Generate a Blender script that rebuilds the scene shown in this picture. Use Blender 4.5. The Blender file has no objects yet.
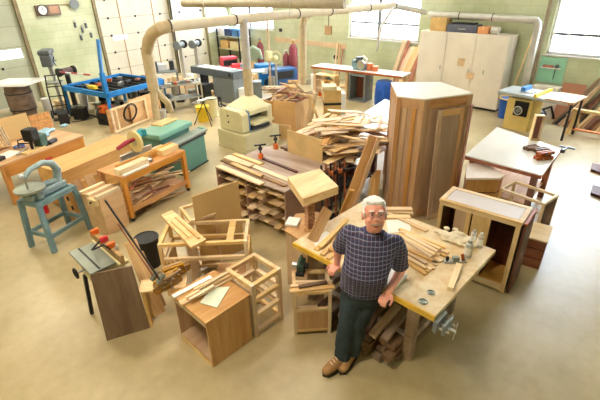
import bpy, bmesh, math, random
from mathutils import Vector, Matrix, Quaternion
R = random.Random(7)
C = bpy.context.scene.collection
V = Vector
def rad(a): return math.radians(a)

# ---------------------------------------------------------------- camera
CH, FPX = 3.3, 416.64
_p, _r, _y = rad(27.946), rad(-1.2985), rad(45.769)
def _axes():
    c, s = math.cos(_r), math.sin(_r)
    x0, u0, f = V((1,0,0)), V((0,math.sin(_p),math.cos(_p))), V((0,math.cos(_p),-math.sin(_p)))
    x = c*x0 + s*u0; u = -s*x0 + c*u0
    def w(v): return V((v[0]*math.cos(_y)+v[1]*math.sin(_y), -v[0]*math.sin(_y)+v[1]*math.cos(_y), v[2]))
    return w(x), w(u), w(f)
AX, AU, AF = _axes()
EYE = V((0,0,CH))
cd = bpy.data.cameras.new('camera'); cam = bpy.data.objects.new('camera', cd); C.objects.link(cam)
cd.sensor_width = 36; cd.sensor_fit = 'HORIZONTAL'; cd.lens = FPX*36/600; cd.clip_end = 100
m = Matrix((( AX.x, AU.x, -AF.x, 0),( AX.y, AU.y, -AF.y, 0),( AX.z, AU.z, -AF.z, CH),(0,0,0,1)))
cam.matrix_world = m
bpy.context.scene.camera = cam
def P(px, py, z=0):      # the place at height z that the survey line through this point meets
    d = AF + AX*((px-300)/FPX) - AU*((py-200)/FPX)
    return EYE + d*((z-CH)/d.z)
def PD(px, py, D):       # the place on that line at horizontal distance D
    d = AF + AX*((px-300)/FPX) - AU*((py-200)/FPX)
    return EYE + d*(D/math.hypot(d.x, d.y))
def PX(px, py, x):
    d = AF + AX*((px-300)/FPX) - AU*((py-200)/FPX)
    return EYE + d*(x/d.x)

# ---------------------------------------------------------------- materials
def lin(c):
    c = c/255
    return c/12.92 if c < .04045 else ((c+.055)/1.055)**2.4
def col(r, g, b): return (lin(r), lin(g), lin(b), 1)
_m = {}
def mat(name, rgb, rough=.6, metal=0, var=.12, scale=6, bump=0.0, spec=.4, rnd=0.0):
    if name in _m: return _m[name]
    ma = bpy.data.materials.new(name); ma.use_nodes = True
    nt = ma.node_tree; b = nt.nodes['Principled BSDF']
    b.inputs['Roughness'].default_value = rough; b.inputs['Metallic'].default_value = metal
    b.inputs['Specular IOR Level'].default_value = spec
    tc = nt.nodes.new('ShaderNodeTexCoord'); n = nt.nodes.new('ShaderNodeTexNoise')
    n.inputs['Scale'].default_value = scale; n.inputs['Detail'].default_value = 4
    nt.links.new(tc.outputs['Object'], n.inputs['Vector'])
    cr = nt.nodes.new('ShaderNodeValToRGB'); c = col(*rgb)
    cr.color_ramp.elements[0].position = .3; cr.color_ramp.elements[1].position = .7
    cr.color_ramp.elements[0].color = (*[v*(1-var) for v in c[:3]], 1)
    cr.color_ramp.elements[1].color = (*[min(1, v*(1+var)) for v in c[:3]], 1)
    nt.links.new(n.outputs['Fac'], cr.inputs['Fac'])
    out = cr.outputs['Color']
    if rnd:
        out = tint(nt, out, rnd)
    nt.links.new(out, b.inputs['Base Color'])
    if bump:
        bp = nt.nodes.new('ShaderNodeBump'); bp.inputs['Strength'].default_value = bump; bp.inputs['Distance'].default_value = .01
        nt.links.new(n.outputs['Fac'], bp.inputs['Height']); nt.links.new(bp.outputs['Normal'], b.inputs['Normal'])
    _m[name] = ma; return ma
def tint(nt, out, rnd):
    oi = nt.nodes.new('ShaderNodeObjectInfo'); hs = nt.nodes.new('ShaderNodeHueSaturation')
    mr = nt.nodes.new('ShaderNodeMapRange'); mr.inputs['To Min'].default_value = 1-rnd; mr.inputs['To Max'].default_value = 1+rnd
    nt.links.new(oi.outputs['Random'], mr.inputs['Value']); nt.links.new(mr.outputs['Result'], hs.inputs['Value'])
    mu = nt.nodes.new('ShaderNodeMath'); mu.operation = 'MULTIPLY'; mu.inputs[1].default_value = 7.31
    fr = nt.nodes.new('ShaderNodeMath'); fr.operation = 'FRACT'
    mr2 = nt.nodes.new('ShaderNodeMapRange'); mr2.inputs['To Min'].default_value = .75; mr2.inputs['To Max'].default_value = 1.2
    nt.links.new(oi.outputs['Random'], mu.inputs[0]); nt.links.new(mu.outputs[0], fr.inputs[0]); nt.links.new(fr.outputs[0], mr2.inputs['Value'])
    nt.links.new(mr2.outputs['Result'], hs.inputs['Saturation'])
    nt.links.new(out, hs.inputs['Color']); return hs.outputs['Color']
def wood(name, a, b_, scale=5, stretch=(.12, 1, 1), rough=.55, rnd=.12, knots=0.0, dist=3.0, spec=.3):
    if name in _m: return _m[name]
    ma = bpy.data.materials.new(name); ma.use_nodes = True
    nt = ma.node_tree; b = nt.nodes['Principled BSDF']; b.inputs['Roughness'].default_value = rough
    b.inputs['Specular IOR Level'].default_value = spec
    tc = nt.nodes.new('ShaderNodeTexCoord'); mp = nt.nodes.new('ShaderNodeMapping'); mp.inputs['Scale'].default_value = [s*scale for s in stretch]
    nt.links.new(tc.outputs['Object'], mp.inputs['Vector'])
    oi = nt.nodes.new('ShaderNodeObjectInfo'); ad = nt.nodes.new('ShaderNodeVectorMath'); ad.operation = 'ADD'
    ml = nt.nodes.new('ShaderNodeMath'); ml.operation = 'MULTIPLY'; ml.inputs[1].default_value = 37
    nt.links.new(oi.outputs['Random'], ml.inputs[0]); nt.links.new(mp.outputs[0], ad.inputs[0]); nt.links.new(ml.outputs[0], ad.inputs[1])
    n = nt.nodes.new('ShaderNodeTexNoise'); n.inputs['Scale'].default_value = 1.6; n.inputs['Detail'].default_value = 6
    n.inputs['Distortion'].default_value = dist*.2; n.inputs['Roughness'].default_value = .6
    nt.links.new(ad.outputs[0], n.inputs['Vector'])
    n2 = nt.nodes.new('ShaderNodeTexNoise'); n2.inputs['Scale'].default_value = 9; n2.inputs['Detail'].default_value = 3
    nt.links.new(ad.outputs[0], n2.inputs['Vector'])
    mx = nt.nodes.new('ShaderNodeMath'); mx.operation = 'MULTIPLY_ADD'; mx.inputs[1].default_value = .35
    nt.links.new(n2.outputs['Fac'], mx.inputs[0])
    sb = nt.nodes.new('ShaderNodeMath'); sb.operation = 'SUBTRACT'; sb.inputs[1].default_value = .175
    nt.links.new(n.outputs['Fac'], sb.inputs[0]); nt.links.new(sb.outputs[0], mx.inputs[2])
    cr = nt.nodes.new('ShaderNodeValToRGB'); cr.color_ramp.elements[0].position = .34; cr.color_ramp.elements[1].position = .66
    cr.color_ramp.elements[0].color = col(*b_); cr.color_ramp.elements[1].color = col(*a)
    nt.links.new(mx.outputs[0], cr.inputs['Fac'])
    out = tint(nt, cr.outputs['Color'], rnd) if rnd else cr.outputs['Color']
    nt.links.new(out, b.inputs['Base Color'])
    bp = nt.nodes.new('ShaderNodeBump'); bp.inputs['Strength'].default_value = .12; bp.inputs['Distance'].default_value = .004
    nt.links.new(mx.outputs[0], bp.inputs['Height']); nt.links.new(bp.outputs['Normal'], b.inputs['Normal'])
    _m[name] = ma; return ma
SX, SY, SZ = (.12,1,1), (1,.12,1), (1,1,.12)
MAPLE = wood('maple', (232,204,158), (206,170,120))
MAPLEZ = wood('maple_upright', (232,204,158), (206,170,120), stretch=SZ)
PINE = wood('pale_pine', (240,216,170), (222,190,140))
LATH = wood('pale_lath', (236,206,160), (208,168,118), rnd=.14)
MDF = mat('fibreboard', (205,172,120), .8, var=.04, scale=3, spec=.15)
MDFD = mat('fibreboard_warm', (208,165,112), .8, var=.06, scale=3, spec=.15)
BIRCH = wood('birch_ply', (226,178,112), (204,150,84), scale=2.5, stretch=SX)
BIRCHZ = wood('birch_ply_upright', (216,180,128), (186,142,92), scale=2.5, stretch=SZ)
CHERRY = wood('cherry', (208,168,124), (184,138,94), scale=4, stretch=SZ)
CHERRYH = wood('cherry_flat', (212,172,126), (188,142,96), scale=4)
REDW = wood('red_cedar', (176,104,70), (138,72,46), scale=4)
REDZ = wood('red_cedar_upright', (176,104,70), (138,72,46), scale=4, stretch=SZ)
WALN = wood('walnut_panel', (152,128,106), (118,94,74), scale=3.5, stretch=SZ)
WALNX = wood('walnut_boards', (140,112,90), (100,76,58), scale=3.5)
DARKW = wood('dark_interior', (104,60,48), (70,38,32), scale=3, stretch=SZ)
SCRAP = wood('scrap_offcut', (230,202,160), (192,154,110), rnd=.24)
SCRAPD = wood('dark_offcut', (150,118,84), (96,70,48), rnd=.25)
ORNG = wood('honey_varnish', (214,156,92), (190,128,66), scale=3, rough=.4, rnd=.05)
ORNGZ = wood('honey_varnish_upright', (214,156,92), (190,128,66), scale=3, stretch=SZ, rough=.4, rnd=.05)
OSB = mat('strand_board', (208,150,92), .8, var=.35, scale=22)
BENCH = wood('bench_top_worn', (232,216,184), (212,180,130), scale=3, stretch=(.5,.5,1), rnd=0, rough=.5, dist=8)
GREYW = wood('weathered_top', (178,156,138), (140,116,98), scale=2.5, stretch=(1,.15,1), rnd=.04)
PINKW = mat('rosy_side_panel', (156,124,112), .7, var=.15)
WHITEL = mat('white_laminate', (240,238,234), .22, var=.02)
LILAC = mat('pale_panel', (214,206,206), .5, var=.03)
CREAM = mat('cream_enamel', (218,208,162), .5, var=.04)
CREAMD = mat('cream_enamel_body', (206,196,156), .5, var=.05)
GREEN = mat('machine_green', (122,172,150), .45, var=.06)
GREEND = mat('machine_green_body', (92,140,124), .5, var=.08)
IRON = mat('cast_iron', (150,158,150), .35, .6, var=.1)
STEEL = mat('bright_steel', (190,192,190), .3, .9, var=.08)
DARK = mat('dark_metal', (48,48,50), .5, .4, var=.15)
BLACK = mat('black_rubber', (28,27,27), .6, var=.1)
GREYM = mat('grey_enamel', (116,122,122), .5, var=.06)
GREYD = mat('slate_grey_enamel', (88,94,98), .5, var=.08)
BLUEG = mat('blue_grey_paint', (112,142,150), .5, var=.1, scale=12)
BLUE = mat('bright_blue_paint', (28,120,190), .45, var=.08)
DBLUE = mat('drum_blue', (30,84,170), .4, var=.08)
RED = mat('red_paint', (196,40,44), .45, var=.1)
MAROON = mat('cylinder_maroon', (112,40,48), .45, var=.1)
YEL = mat('yellow_paint', (222,188,40), .5, var=.1)
MINT = mat('mint_paint', (150,206,178), .6, var=.04)
DUCT = mat('duct_fabric', (196,176,140), .7, var=.1, scale=12, bump=.3)
GALV = mat('galvanised_duct', (196,192,184), .4, .3, var=.08)
PAPER = mat('white_paper', (238,236,228), .7, var=.02)
GLASSY = mat('pale_green_sheet', (214,224,204), .3, var=.02)
CLOTHB = mat('blue_cloth', (150,184,200), .9, var=.12)
RAG = mat('cotton_rag', (222,208,180), .95, var=.1, bump=.6)
BRASS = wood('amber_clamp_wood', (184,140,66), (140,98,40), scale=6)
TOOLG = mat('tool_green', (58,84,72), .5, var=.15)
ORPL = mat('orange_plastic', (226,110,40), .45, var=.08)
SKYB = mat('blue_bin', (60,120,180), .5, var=.1)
WHITE = mat('white_plastic', (232,232,230), .5, var=.03)

# ---------------------------------------------------------------- mesh builder
class M:
    def __init__(s): s.v = []; s.f = []
    def add(s, vs, fs):
        k = len(s.v); s.v += [V(v) for v in vs]; s.f += [tuple(k+i for i in f) for f in fs]; return s
    def box(s, x0, x1, y0, y1, z0, z1):
        return s.hexa([(x0,y0,z0),(x1,y0,z0),(x1,y1,z0),(x0,y1,z0),(x0,y0,z1),(x1,y0,z1),(x1,y1,z1),(x0,y1,z1)])
    def hexa(s, p): return s.add(p, [(3,2,1,0),(4,5,6,7),(0,1,5,4),(1,2,6,5),(2,3,7,6),(3,0,4,7)])
    def cbox(s, c, d, rz=0, tilt=0):
        mt = Matrix.Translation(V(c)) @ Matrix.Rotation(rz,4,'Z') @ Matrix.Rotation(tilt,4,'X')
        x, y, z = d[0]/2, d[1]/2, d[2]/2
        return s.hexa([mt @ V(q) for q in ((-x,-y,-z),(x,-y,-z),(x,y,-z),(-x,y,-z),(-x,-y,z),(x,-y,z),(x,y,z),(-x,y,z))])
    def beam(s, a, b, w, h, up=(0,0,1)):
        a, b = V(a), V(b); d = (b-a).normalized(); u = V(up)
        if abs(d.dot(u)) > .98: u = V((0,1,0))
        sd = d.cross(u).normalized()*w/2; uu = sd.cross(d).normalized()*h/2
        return s.hexa([a-sd-uu, a+sd-uu, b+sd-uu, b-sd-uu, a-sd+uu, a+sd+uu, b+sd+uu, b-sd+uu])
    def cyl(s, a, b, r0, r1=None, n=16):
        return s.tube([a, b], [r0, r0 if r1 is None else r1], n)
    def tube(s, pts, r, n=12, cap=True):
        pts = [V(p) for p in pts]; k = len(pts)
        rs = r if isinstance(r, (list, tuple)) else [r]*k
        vs = []; ref = None
        for i, p in enumerate(pts):
            d = ((pts[min(i+1,k-1)]-p).normalized() + (p-pts[max(i-1,0)]).normalized())
            d = d.normalized() if d.length > 1e-6 else V((0,0,1))
            if ref is None: ref = V((0,0,1)) if abs(d.z) < .9 else V((1,0,0))
            a = d.cross(ref).normalized(); b = a.cross(d).normalized(); ref = b
            for j in range(n):
                t = 2*math.pi*j/n; vs.append(p + (a*math.cos(t)+b*math.sin(t))*rs[i])
        fs = [(i*n+j, i*n+(j+1)%n, (i+1)*n+(j+1)%n, (i+1)*n+j) for i in range(k-1) for j in range(n)]
        if cap: fs += [tuple(range(n-1,-1,-1)), tuple((k-1)*n+j for j in range(n))]
        return s.add(vs, fs)
    def prism(s, pts, z0, z1):
        n = len(pts)
        vs = [(p[0],p[1],z0) for p in pts] + [(p[0],p[1],z1) for p in pts]
        return s.add(vs, [tuple(range(n-1,-1,-1)), tuple(range(n,2*n))] + [(i,(i+1)%n,n+(i+1)%n,n+i) for i in range(n)])
    def ext(s, pts, vec):
        n = len(pts); pts = [V(p) for p in pts]; vec = V(vec)
        return s.add(pts+[p+vec for p in pts], [tuple(range(n-1,-1,-1)), tuple(range(n,2*n))] + [(i,(i+1)%n,n+(i+1)%n,n+i) for i in range(n)])
    def ball(s, c, r, n=14, k=9):
        if not isinstance(r, (tuple, list)): r = (r,r,r)
        c = V(c); vs = [c+V((0,0,-r[2]))]
        for i in range(1, k):
            a = -math.pi/2 + math.pi*i/k
            for j in range(n):
                t = 2*math.pi*j/n; vs.append(c+V((r[0]*math.cos(a)*math.cos(t), r[1]*math.cos(a)*math.sin(t), r[2]*math.sin(a))))
        vs.append(c+V((0,0,r[2]))); fs = [(0, 1+(j+1)%n, 1+j) for j in range(n)]
        for i in range(k-2):
            for j in range(n): fs.append((1+i*n+j, 1+i*n+(j+1)%n, 1+(i+1)*n+(j+1)%n, 1+(i+1)*n+j))
        t = len(vs)-1; fs += [(t, 1+(k-2)*n+j, 1+(k-2)*n+(j+1)%n) for j in range(n)]
        return s.add(vs, fs)
    def torus(s, c, R_, r, ax=(0,0,1), n=24, m_=8, a0=0, a1=2*math.pi):
        ax = V(ax).normalized(); a = ax.orthogonal().normalized(); b = ax.cross(a)
        full = abs(a1-a0-2*math.pi) < 1e-6
        pts = [V(c)+(a*math.cos(a0+(a1-a0)*i/n)+b*math.sin(a0+(a1-a0)*i/n))*R_ for i in range(n if full else n+1)]
        k = len(pts); vs = []
        for i, p in enumerate(pts):
            o = (p-V(c)).normalized()
            for j in range(m_):
                t = 2*math.pi*j/m_; vs.append(p+(o*math.cos(t)+ax*math.sin(t))*r)
        fs = [(i*m_+j, ((i+1)%k)*m_+j, ((i+1)%k)*m_+(j+1)%m_, i*m_+(j+1)%m_) for i in range(k if full else k-1) for j in range(m_)]
        return s.add(vs, fs)
    def build(s, name, ma, parent=None, bev=0, smooth=False, loc=None, rz=0):
        me = bpy.data.meshes.new(name); me.from_pydata([tuple(v) for v in s.v], [], s.f); me.materials.append(ma)
        bm = bmesh.new(); bm.from_mesh(me); bmesh.ops.recalc_face_normals(bm, faces=bm.faces[:]); bm.to_mesh(me); bm.free()
        o = bpy.data.objects.new(name, me); C.objects.link(o)
        if smooth:
            for p in me.polygons: p.use_smooth = True
            me.set_sharp_from_angle(angle=rad(40))
        if bev:
            b = o.modifiers.new('bevel', 'BEVEL'); b.width = bev; b.segments = 2; b.limit_method = 'ANGLE'
        if parent: o.parent = parent
        if loc is not None: o.location = loc
        if rz: o.rotation_euler.z = rz
        return o
def tag(o, label, cat, group=None, kind=None):
    o['label'] = label; o['category'] = cat
    if group: o['group'] = group
    if kind: o['kind'] = kind
    return o
def thing(name, label, cat, loc=(0,0,0), rz=0, group=None):
    o = bpy.data.objects.new(name, None); C.objects.link(o); o.empty_display_size = .1
    o.location = V(loc); o.rotation_euler.z = rz
    return tag(o, label, cat, group)
def struct(name, m_, ma, parent=None, **k):
    o = m_.build(name, ma, parent, **k)
    if parent is None: o['kind'] = 'structure'
    return o
def board(name, a, b, w, t, ma, label=None, cat='board', group=None, up=(0,0,1), parent=None, bev=0):
    """a sawn board from a to b: grain along its own X"""
    a, b = V(a), V(b); d = b-a; L = d.length; d.normalize(); u = V(up)
    if abs(d.dot(u)) > .98: u = V((0,1,0))
    sy = u.cross(d).normalized(); uz = d.cross(sy)
    o = M().box(-L/2, L/2, -w/2, w/2, -t/2, t/2).build(name, ma, parent, bev=bev)
    mt = Matrix.Translation((a+b)/2) @ Matrix((d, sy, uz)).transposed().to_4x4()
    o.matrix_local = mt
    if label: tag(o, label, cat, group)
    return o
def sub_part(m_, name, ma, par): return m_.build(name, ma, par)
def copy_tree(o, parent=None):
    c = o.copy(); C.objects.link(c); c.parent = parent
    for ch in list(o.children): copy_tree(ch, c)
    return c
def rect(a, b, c, z, z2=None):
    """origin a, x axis a->b, depth towards c, all at height z"""
    A, B, Q = P(*a, z), P(*b, z), P(*c, z)
    d = B-A; L = d.length; d.normalize(); n = V((-d.y, d.x, 0)); W = (Q-A).dot(n)
    return A, math.atan2(d.y, d.x), L, W
def pile(n, c, size, z0, mats, label, group, cat='board', lens=(.3,.9), ws=(.04,.12), ts=(.012,.03), rz=0, spread=1.2, rnd=None, name='offcut', rest=.03, labels=()):
    """boards stacked one over another on a height grid"""
    rr = rnd or R; g = {}; out = []
    ca, sa = math.cos(rz), math.sin(rz); q = .05
    def H(x, y): return g.get((round(x/q), round(y/q)), z0)
    for i in range(n):
        L, w, t = rr.uniform(*lens), rr.uniform(*ws), rr.uniform(*ts)
        L = min(L, max(size)*1.25)
        u, v = rr.uniform(-.5,.5)*size[0], rr.uniform(-.5,.5)*size[1]
        u *= .55 if L > size[0]*.7 else 1
        th = rr.gauss(0, spread); dx, dy = math.cos(th+rz), math.sin(th+rz)
        x, y = c[0]+u*ca-v*sa, c[1]+u*sa+v*ca
        k = max(3, int(L/q)); hs = []
        for j in range(k+1):
            e = -L/2+L*j/k
            for s_ in (-.4,0,.4): hs.append((e, H(x+dx*e-dy*w*s_, y+dy*e+dx*w*s_)))
        ha = max(h for e, h in hs if e <= .05); hb = max(h for e, h in hs if e >= -.05)
        sl = max(-.18, min(.18, (hb-ha)/max(L*.6,.1)))
        mid = max(h-sl*e for e, h in hs)+t/2+.001
        o = board(name, (x-dx*L/2, y-dy*L/2, mid-sl*L/2), (x+dx*L/2, y+dy*L/2, mid+sl*L/2), w, t, rr.choice(mats), labels[i] if i < len(labels) else label, cat, None if i < len(labels) else group)
        for j in range(k+1):
            e = -L/2+L*j/k
            for s_ in (-.4,0,.4):
                kk = (round((x+dx*e-dy*w*s_)/q), round((y+dy*e+dx*w*s_)/q)); g[kk] = max(g.get(kk, z0), mid+sl*e+t/2)
        out.append(o)
    return out
# ---------------------------------------------------------------- setting
def floor_mat():
    ma = bpy.data.materials.new('sealed_concrete'); ma.use_nodes = True; nt = ma.node_tree; b = nt.nodes['Principled BSDF']
    tc = nt.nodes.new('ShaderNodeTexCoord')
    n = nt.nodes.new('ShaderNodeTexNoise'); n.inputs['Scale'].default_value = .9; n.inputs['Detail'].default_value = 8; n.inputs['Roughness'].default_value = .62
    n2 = nt.nodes.new('ShaderNodeTexNoise'); n2.inputs['Scale'].default_value = 9; n2.inputs['Detail'].default_value = 6
    for q in (n, n2): nt.links.new(tc.outputs['Object'], q.inputs['Vector'])
    cr = nt.nodes.new('ShaderNodeValToRGB'); cr.color_ramp.elements[0].position = .32; cr.color_ramp.elements[1].position = .7
    cr.color_ramp.elements[0].color = col(164,146,106); cr.color_ramp.elements[1].color = col(194,178,140)
    nt.links.new(n.outputs['Fac'], cr.inputs['Fac'])
    mx = nt.nodes.new('ShaderNodeMix'); mx.data_type = 'RGBA'; mx.blend_type = 'MULTIPLY'; mx.inputs['Factor'].default_value = .3
    cr2 = nt.nodes.new('ShaderNodeValToRGB'); cr2.color_ramp.elements[0].position = .3; cr2.color_ramp.elements[1].position = .62
    cr2.color_ramp.elements[0].color = (.74,.71,.66,1); cr2.color_ramp.elements[1].color = (1,1,1,1)
    nt.links.new(n2.outputs['Fac'], cr2.inputs['Fac']); nt.links.new(cr.outputs['Color'], mx.inputs[6]); nt.links.new(cr2.outputs['Color'], mx.inputs[7])
    nt.links.new(mx.outputs[2], b.inputs['Base Color'])
    mr = nt.nodes.new('ShaderNodeMapRange'); mr.inputs['To Min'].default_value = .26; mr.inputs['To Max'].default_value = .42
    nt.links.new(n.outputs['Fac'], mr.inputs['Value']); nt.links.new(mr.outputs['Result'], b.inputs['Roughness'])
    b.inputs['Specular IOR Level'].default_value = .6
    return ma
def block_mat():
    ma = bpy.data.materials.new('painted_block'); ma.use_nodes = True; nt = ma.node_tree; b = nt.nodes['Principled BSDF']
    tc = nt.nodes.new('ShaderNodeTexCoord'); mp = nt.nodes.new('ShaderNodeSeparateXYZ'); cb = nt.nodes.new('ShaderNodeCombineXYZ')
    ad = nt.nodes.new('ShaderNodeMath'); ad.operation = 'ADD'
    nt.links.new(tc.outputs['Object'], mp.inputs[0]); nt.links.new(mp.outputs[0], ad.inputs[0]); nt.links.new(mp.outputs[1], ad.inputs[1])
    nt.links.new(ad.outputs[0], cb.inputs[0]); nt.links.new(mp.outputs[2], cb.inputs[1])
    br = nt.nodes.new('ShaderNodeTexBrick'); br.inputs['Scale'].default_value = 1; br.inputs['Brick Width'].default_value = .4; br.inputs['Row Height'].default_value = .2
    br.inputs['Mortar Size'].default_value = .006; br.inputs['Color1'].default_value = col(204,208,176); br.inputs['Color2'].default_value = col(198,203,170); br.inputs['Mortar'].default_value = col(188,190,152)
    nt.links.new(cb.outputs[0], br.inputs['Vector'])
    n = nt.nodes.new('ShaderNodeTexNoise'); n.inputs['Scale'].default_value = 1.1; n.inputs['Detail'].default_value = 6; nt.links.new(tc.outputs['Object'], n.inputs['Vector'])
    cr = nt.nodes.new('ShaderNodeValToRGB'); cr.color_ramp.elements[0].position = .35; cr.color_ramp.elements[1].position = .6
    cr.color_ramp.elements[0].color = (.72,.75,.62,1); cr.color_ramp.elements[1].color = (1,1,1,1); nt.links.new(n.outputs['Fac'], cr.inputs['Fac'])
    mx = nt.nodes.new('ShaderNodeMix'); mx.data_type = 'RGBA'; mx.blend_type = 'MULTIPLY'; mx.inputs['Factor'].default_value = .8
    nt.links.new(br.outputs['Color'], mx.inputs[6]); nt.links.new(cr.outputs['Color'], mx.inputs[7]); nt.links.new(mx.outputs[2], b.inputs['Base Color'])
    b.inputs['Roughness'].default_value = .7
    return ma
FLOORM, BLOCK = floor_mat(), block_mat()
CEILM = mat('ceiling_paint', (206,200,184), .9, var=.03, scale=1)
TRIMM = mat('weathered_steel_rail', (130,116,84), .6, .3, var=.2)
WINF = mat('white_window_frame', (226,224,216), .5, var=.03)
DOORM = mat('door_panel_cream', (214,208,190), .55, var=.05, scale=2)
DOORG = mat('door_panel_sage', (180,184,160), .55, var=.08, scale=2)
GLASS = bpy.data.materials.new('window_glass'); GLASS.use_nodes = True
_b = GLASS.node_tree.nodes['Principled BSDF']; _b.inputs['Transmission Weight'].default_value = 1; _b.inputs['Roughness'].default_value = 0; _b.inputs['IOR'].default_value = 1.02
_b.inputs['Base Color'].default_value = (.97,.98,1,1)
WX, CZ = 12.25, 5.4
struct('floor', M().box(-4,WX+.3,-4,18.5,-.1,0), FLOORM)
struct('ceiling', M().box(-4,WX+.3,-4,18.5,CZ,CZ+.15), CEILM)
# right wall with its three windows
wins = [(.35,3.15),(6.75,9.4),(13.2,15.9)]; WZ0, WZ1 = 1.5, 5.0
wr = M(); ys = [-4]+[v for w in wins for v in w]+[18.5]
for i in range(0, len(ys), 2): wr.box(WX, WX+.25, ys[i], ys[i+1], 0, CZ)
for a, b in wins: wr.box(WX, WX+.25, a, b, 0, WZ0); wr.box(WX, WX+.25, a, b, WZ1, CZ)
struct('wall_right', wr, BLOCK)
for i, (a, b) in enumerate(wins):
    f = M(); t = .06; mid = a+(b-a)*.56
    for y in (a+t/2, b-t/2): f.box(WX+.06, WX+.14, y-t/2, y+t/2, WZ0, WZ1)
    for z in (WZ0+t/2, WZ1-t/2): f.box(WX+.06, WX+.14, a, b, z-t/2, z+t/2)
    w = f.build('window_%d' % (i+1), WINF); w['kind'] = 'structure'
    mu = M()
    for z in (1.98, 2.78, 3.58, 4.3): mu.box(WX+.06, WX+.115, a+t, b-t, z-.03, z+.03)
    if i: mu.box(WX+.08, WX+.12, mid-.06, mid+.06, WZ0+t, WZ1-t)
    mu.build('mullion', mat('grey_mullion', (120,120,120), .5, var=.05), w)
    M().box(WX-.04, WX+.1, a-.04, b+.04, WZ0-.03, WZ0).build('window_sill', WINF, w)
    M().box(WX+.095, WX+.1, a+t, b-t, WZ0+t, WZ1-t).build('window_pane', GLASS, w)
struct('trim_1', M().box(WX-.02, WX-.002, 9.5, 13.1, 1.08, 1.26), mat('salmon_rail_board', (214,186,150), .7, var=.1))
struct('trim_2', M().box(WX-.05, WX-.002, 3.28, 3.34, 0, CZ), mat('wall_seam', (150,132,110), .7))
# left wall runs from (4.0,15.2), very slightly askew
LA = rad(6); LD = V((math.cos(LA), math.sin(LA), 0)); LN = V((math.sin(LA), -math.cos(LA), 0))
def LW(x, z=0, off=0): return V((4.0,15.2,0)) + LD*((x-4.0)/math.cos(LA)) + LN*off + V((0,0,z))
def lwbox(mm, x0, x1, z0, z1, o0, o1):
    return mm.hexa([LW(x0,z0,o1),LW(x1,z0,o1),LW(x1,z0,o0),LW(x0,z0,o0),LW(x0,z1,o1),LW(x1,z1,o1),LW(x1,z1,o0),LW(x0,z1,o0)])
DO = [(-.4,3.92),(6.35,9.2),(9.35,10.9)]; DH = 3.9
wl = M(); xs = [-4.2]+[v for d in DO for v in d]+[12.3]
for i in range(0, len(xs), 2): lwbox(wl, xs[i], xs[i+1], 0, CZ, -.25, 0)
for a, b in DO: lwbox(wl, a, b, DH, CZ, -.25, 0)
struct('wall_left', wl, BLOCK)
struct('wall_rear', M().box(-4.2,-4,-4,18.5,0,CZ), BLOCK)
struct('wall_front', M().box(-4,WX+.25,-4.2,-4,0,CZ), BLOCK)
PANE = mat('frosted_pane', (240,244,246), .3)
_pb = PANE.node_tree.nodes['Principled BSDF']; _pb.inputs['Transmission Weight'].default_value = .9; _pb.inputs['IOR'].default_value = 1.02
for i, (a, b) in enumerate(DO):
    dm = DOORG if i == 0 else DOORM; hole = {0:[(1.2,2.45),(3.0,3.75)],1:[(6.75,7.3),(8.35,8.95)],2:[]}[i]
    d = M(); k = 0; z = 0; hz = 1.36 if i == 0 else 1.52
    while z < DH:
        z1 = min(z+.56, DH)
        if z < hz < z1:
            e0, e1 = hz, hz+(.26 if i == 0 else .22); x = a
            for (h0, h1) in hole: lwbox(d, x, h0, z+.008, z1-.008, -.09, -.04); lwbox(d, h0, h1, z+.008, e0, -.09, -.04); lwbox(d, h0, h1, e1, z1-.008, -.09, -.04) if e1 < z1-.02 else None; x = h1
            lwbox(d, x, b, z+.008, z1-.008, -.09, -.04)
        else: lwbox(d, a, b, z+.008, z1-.008, -.09, -.04)
        z = z1
    D = struct('door_%d' % (i+1), d, dm)
    s_ = M(); z = .56
    while z < DH: lwbox(s_, a, b, z-.009, z+.009, -.085, -.045); z += .56
    s_.build('seam_strip', mat('seam_rubber', (150,146,122), .7), D)
    for h0, h1 in hole:
        p = M(); lwbox(p, h0+.01, h1-.01, hz+.005, hz+(.255 if i == 0 else .215), -.07, -.06); p.build('window_pane', PANE, D)
    z = .56
    while z < DH-.2:
        for x in [a+.35+j*1.05 for j in range(int((b-a)/1.05)+1) if a+.35+j*1.05 < b-.1]:
            h = M(); lwbox(h, x-.03, x+.03, z-.035, z+.035, -.04, -.02); h.build('hinge', DARK, D)
        z += .56
    for x in (a+.8, b-.7):
        if i != 1: break
        h = M(); lwbox(h, x-.012, x+.012, .05, DH, -.04, -.02); h.build('pull_cord', mat('rust_cord', (180,140,100), .8), D)
tn = 3
for x0, x1 in ((3.88,3.98),(6.22,6.32),(9.18,9.28),(10.9,10.96)):
    t = M(); lwbox(t, x0, x1, 0, DH+.2, 0, .07); struct('trim_%d' % tn, t, TRIMM); tn += 1
t = M(); lwbox(t, 9.22, 9.26, 0, DH, .075, .1); struct('trim_%d' % tn, t, DARK)

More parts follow.
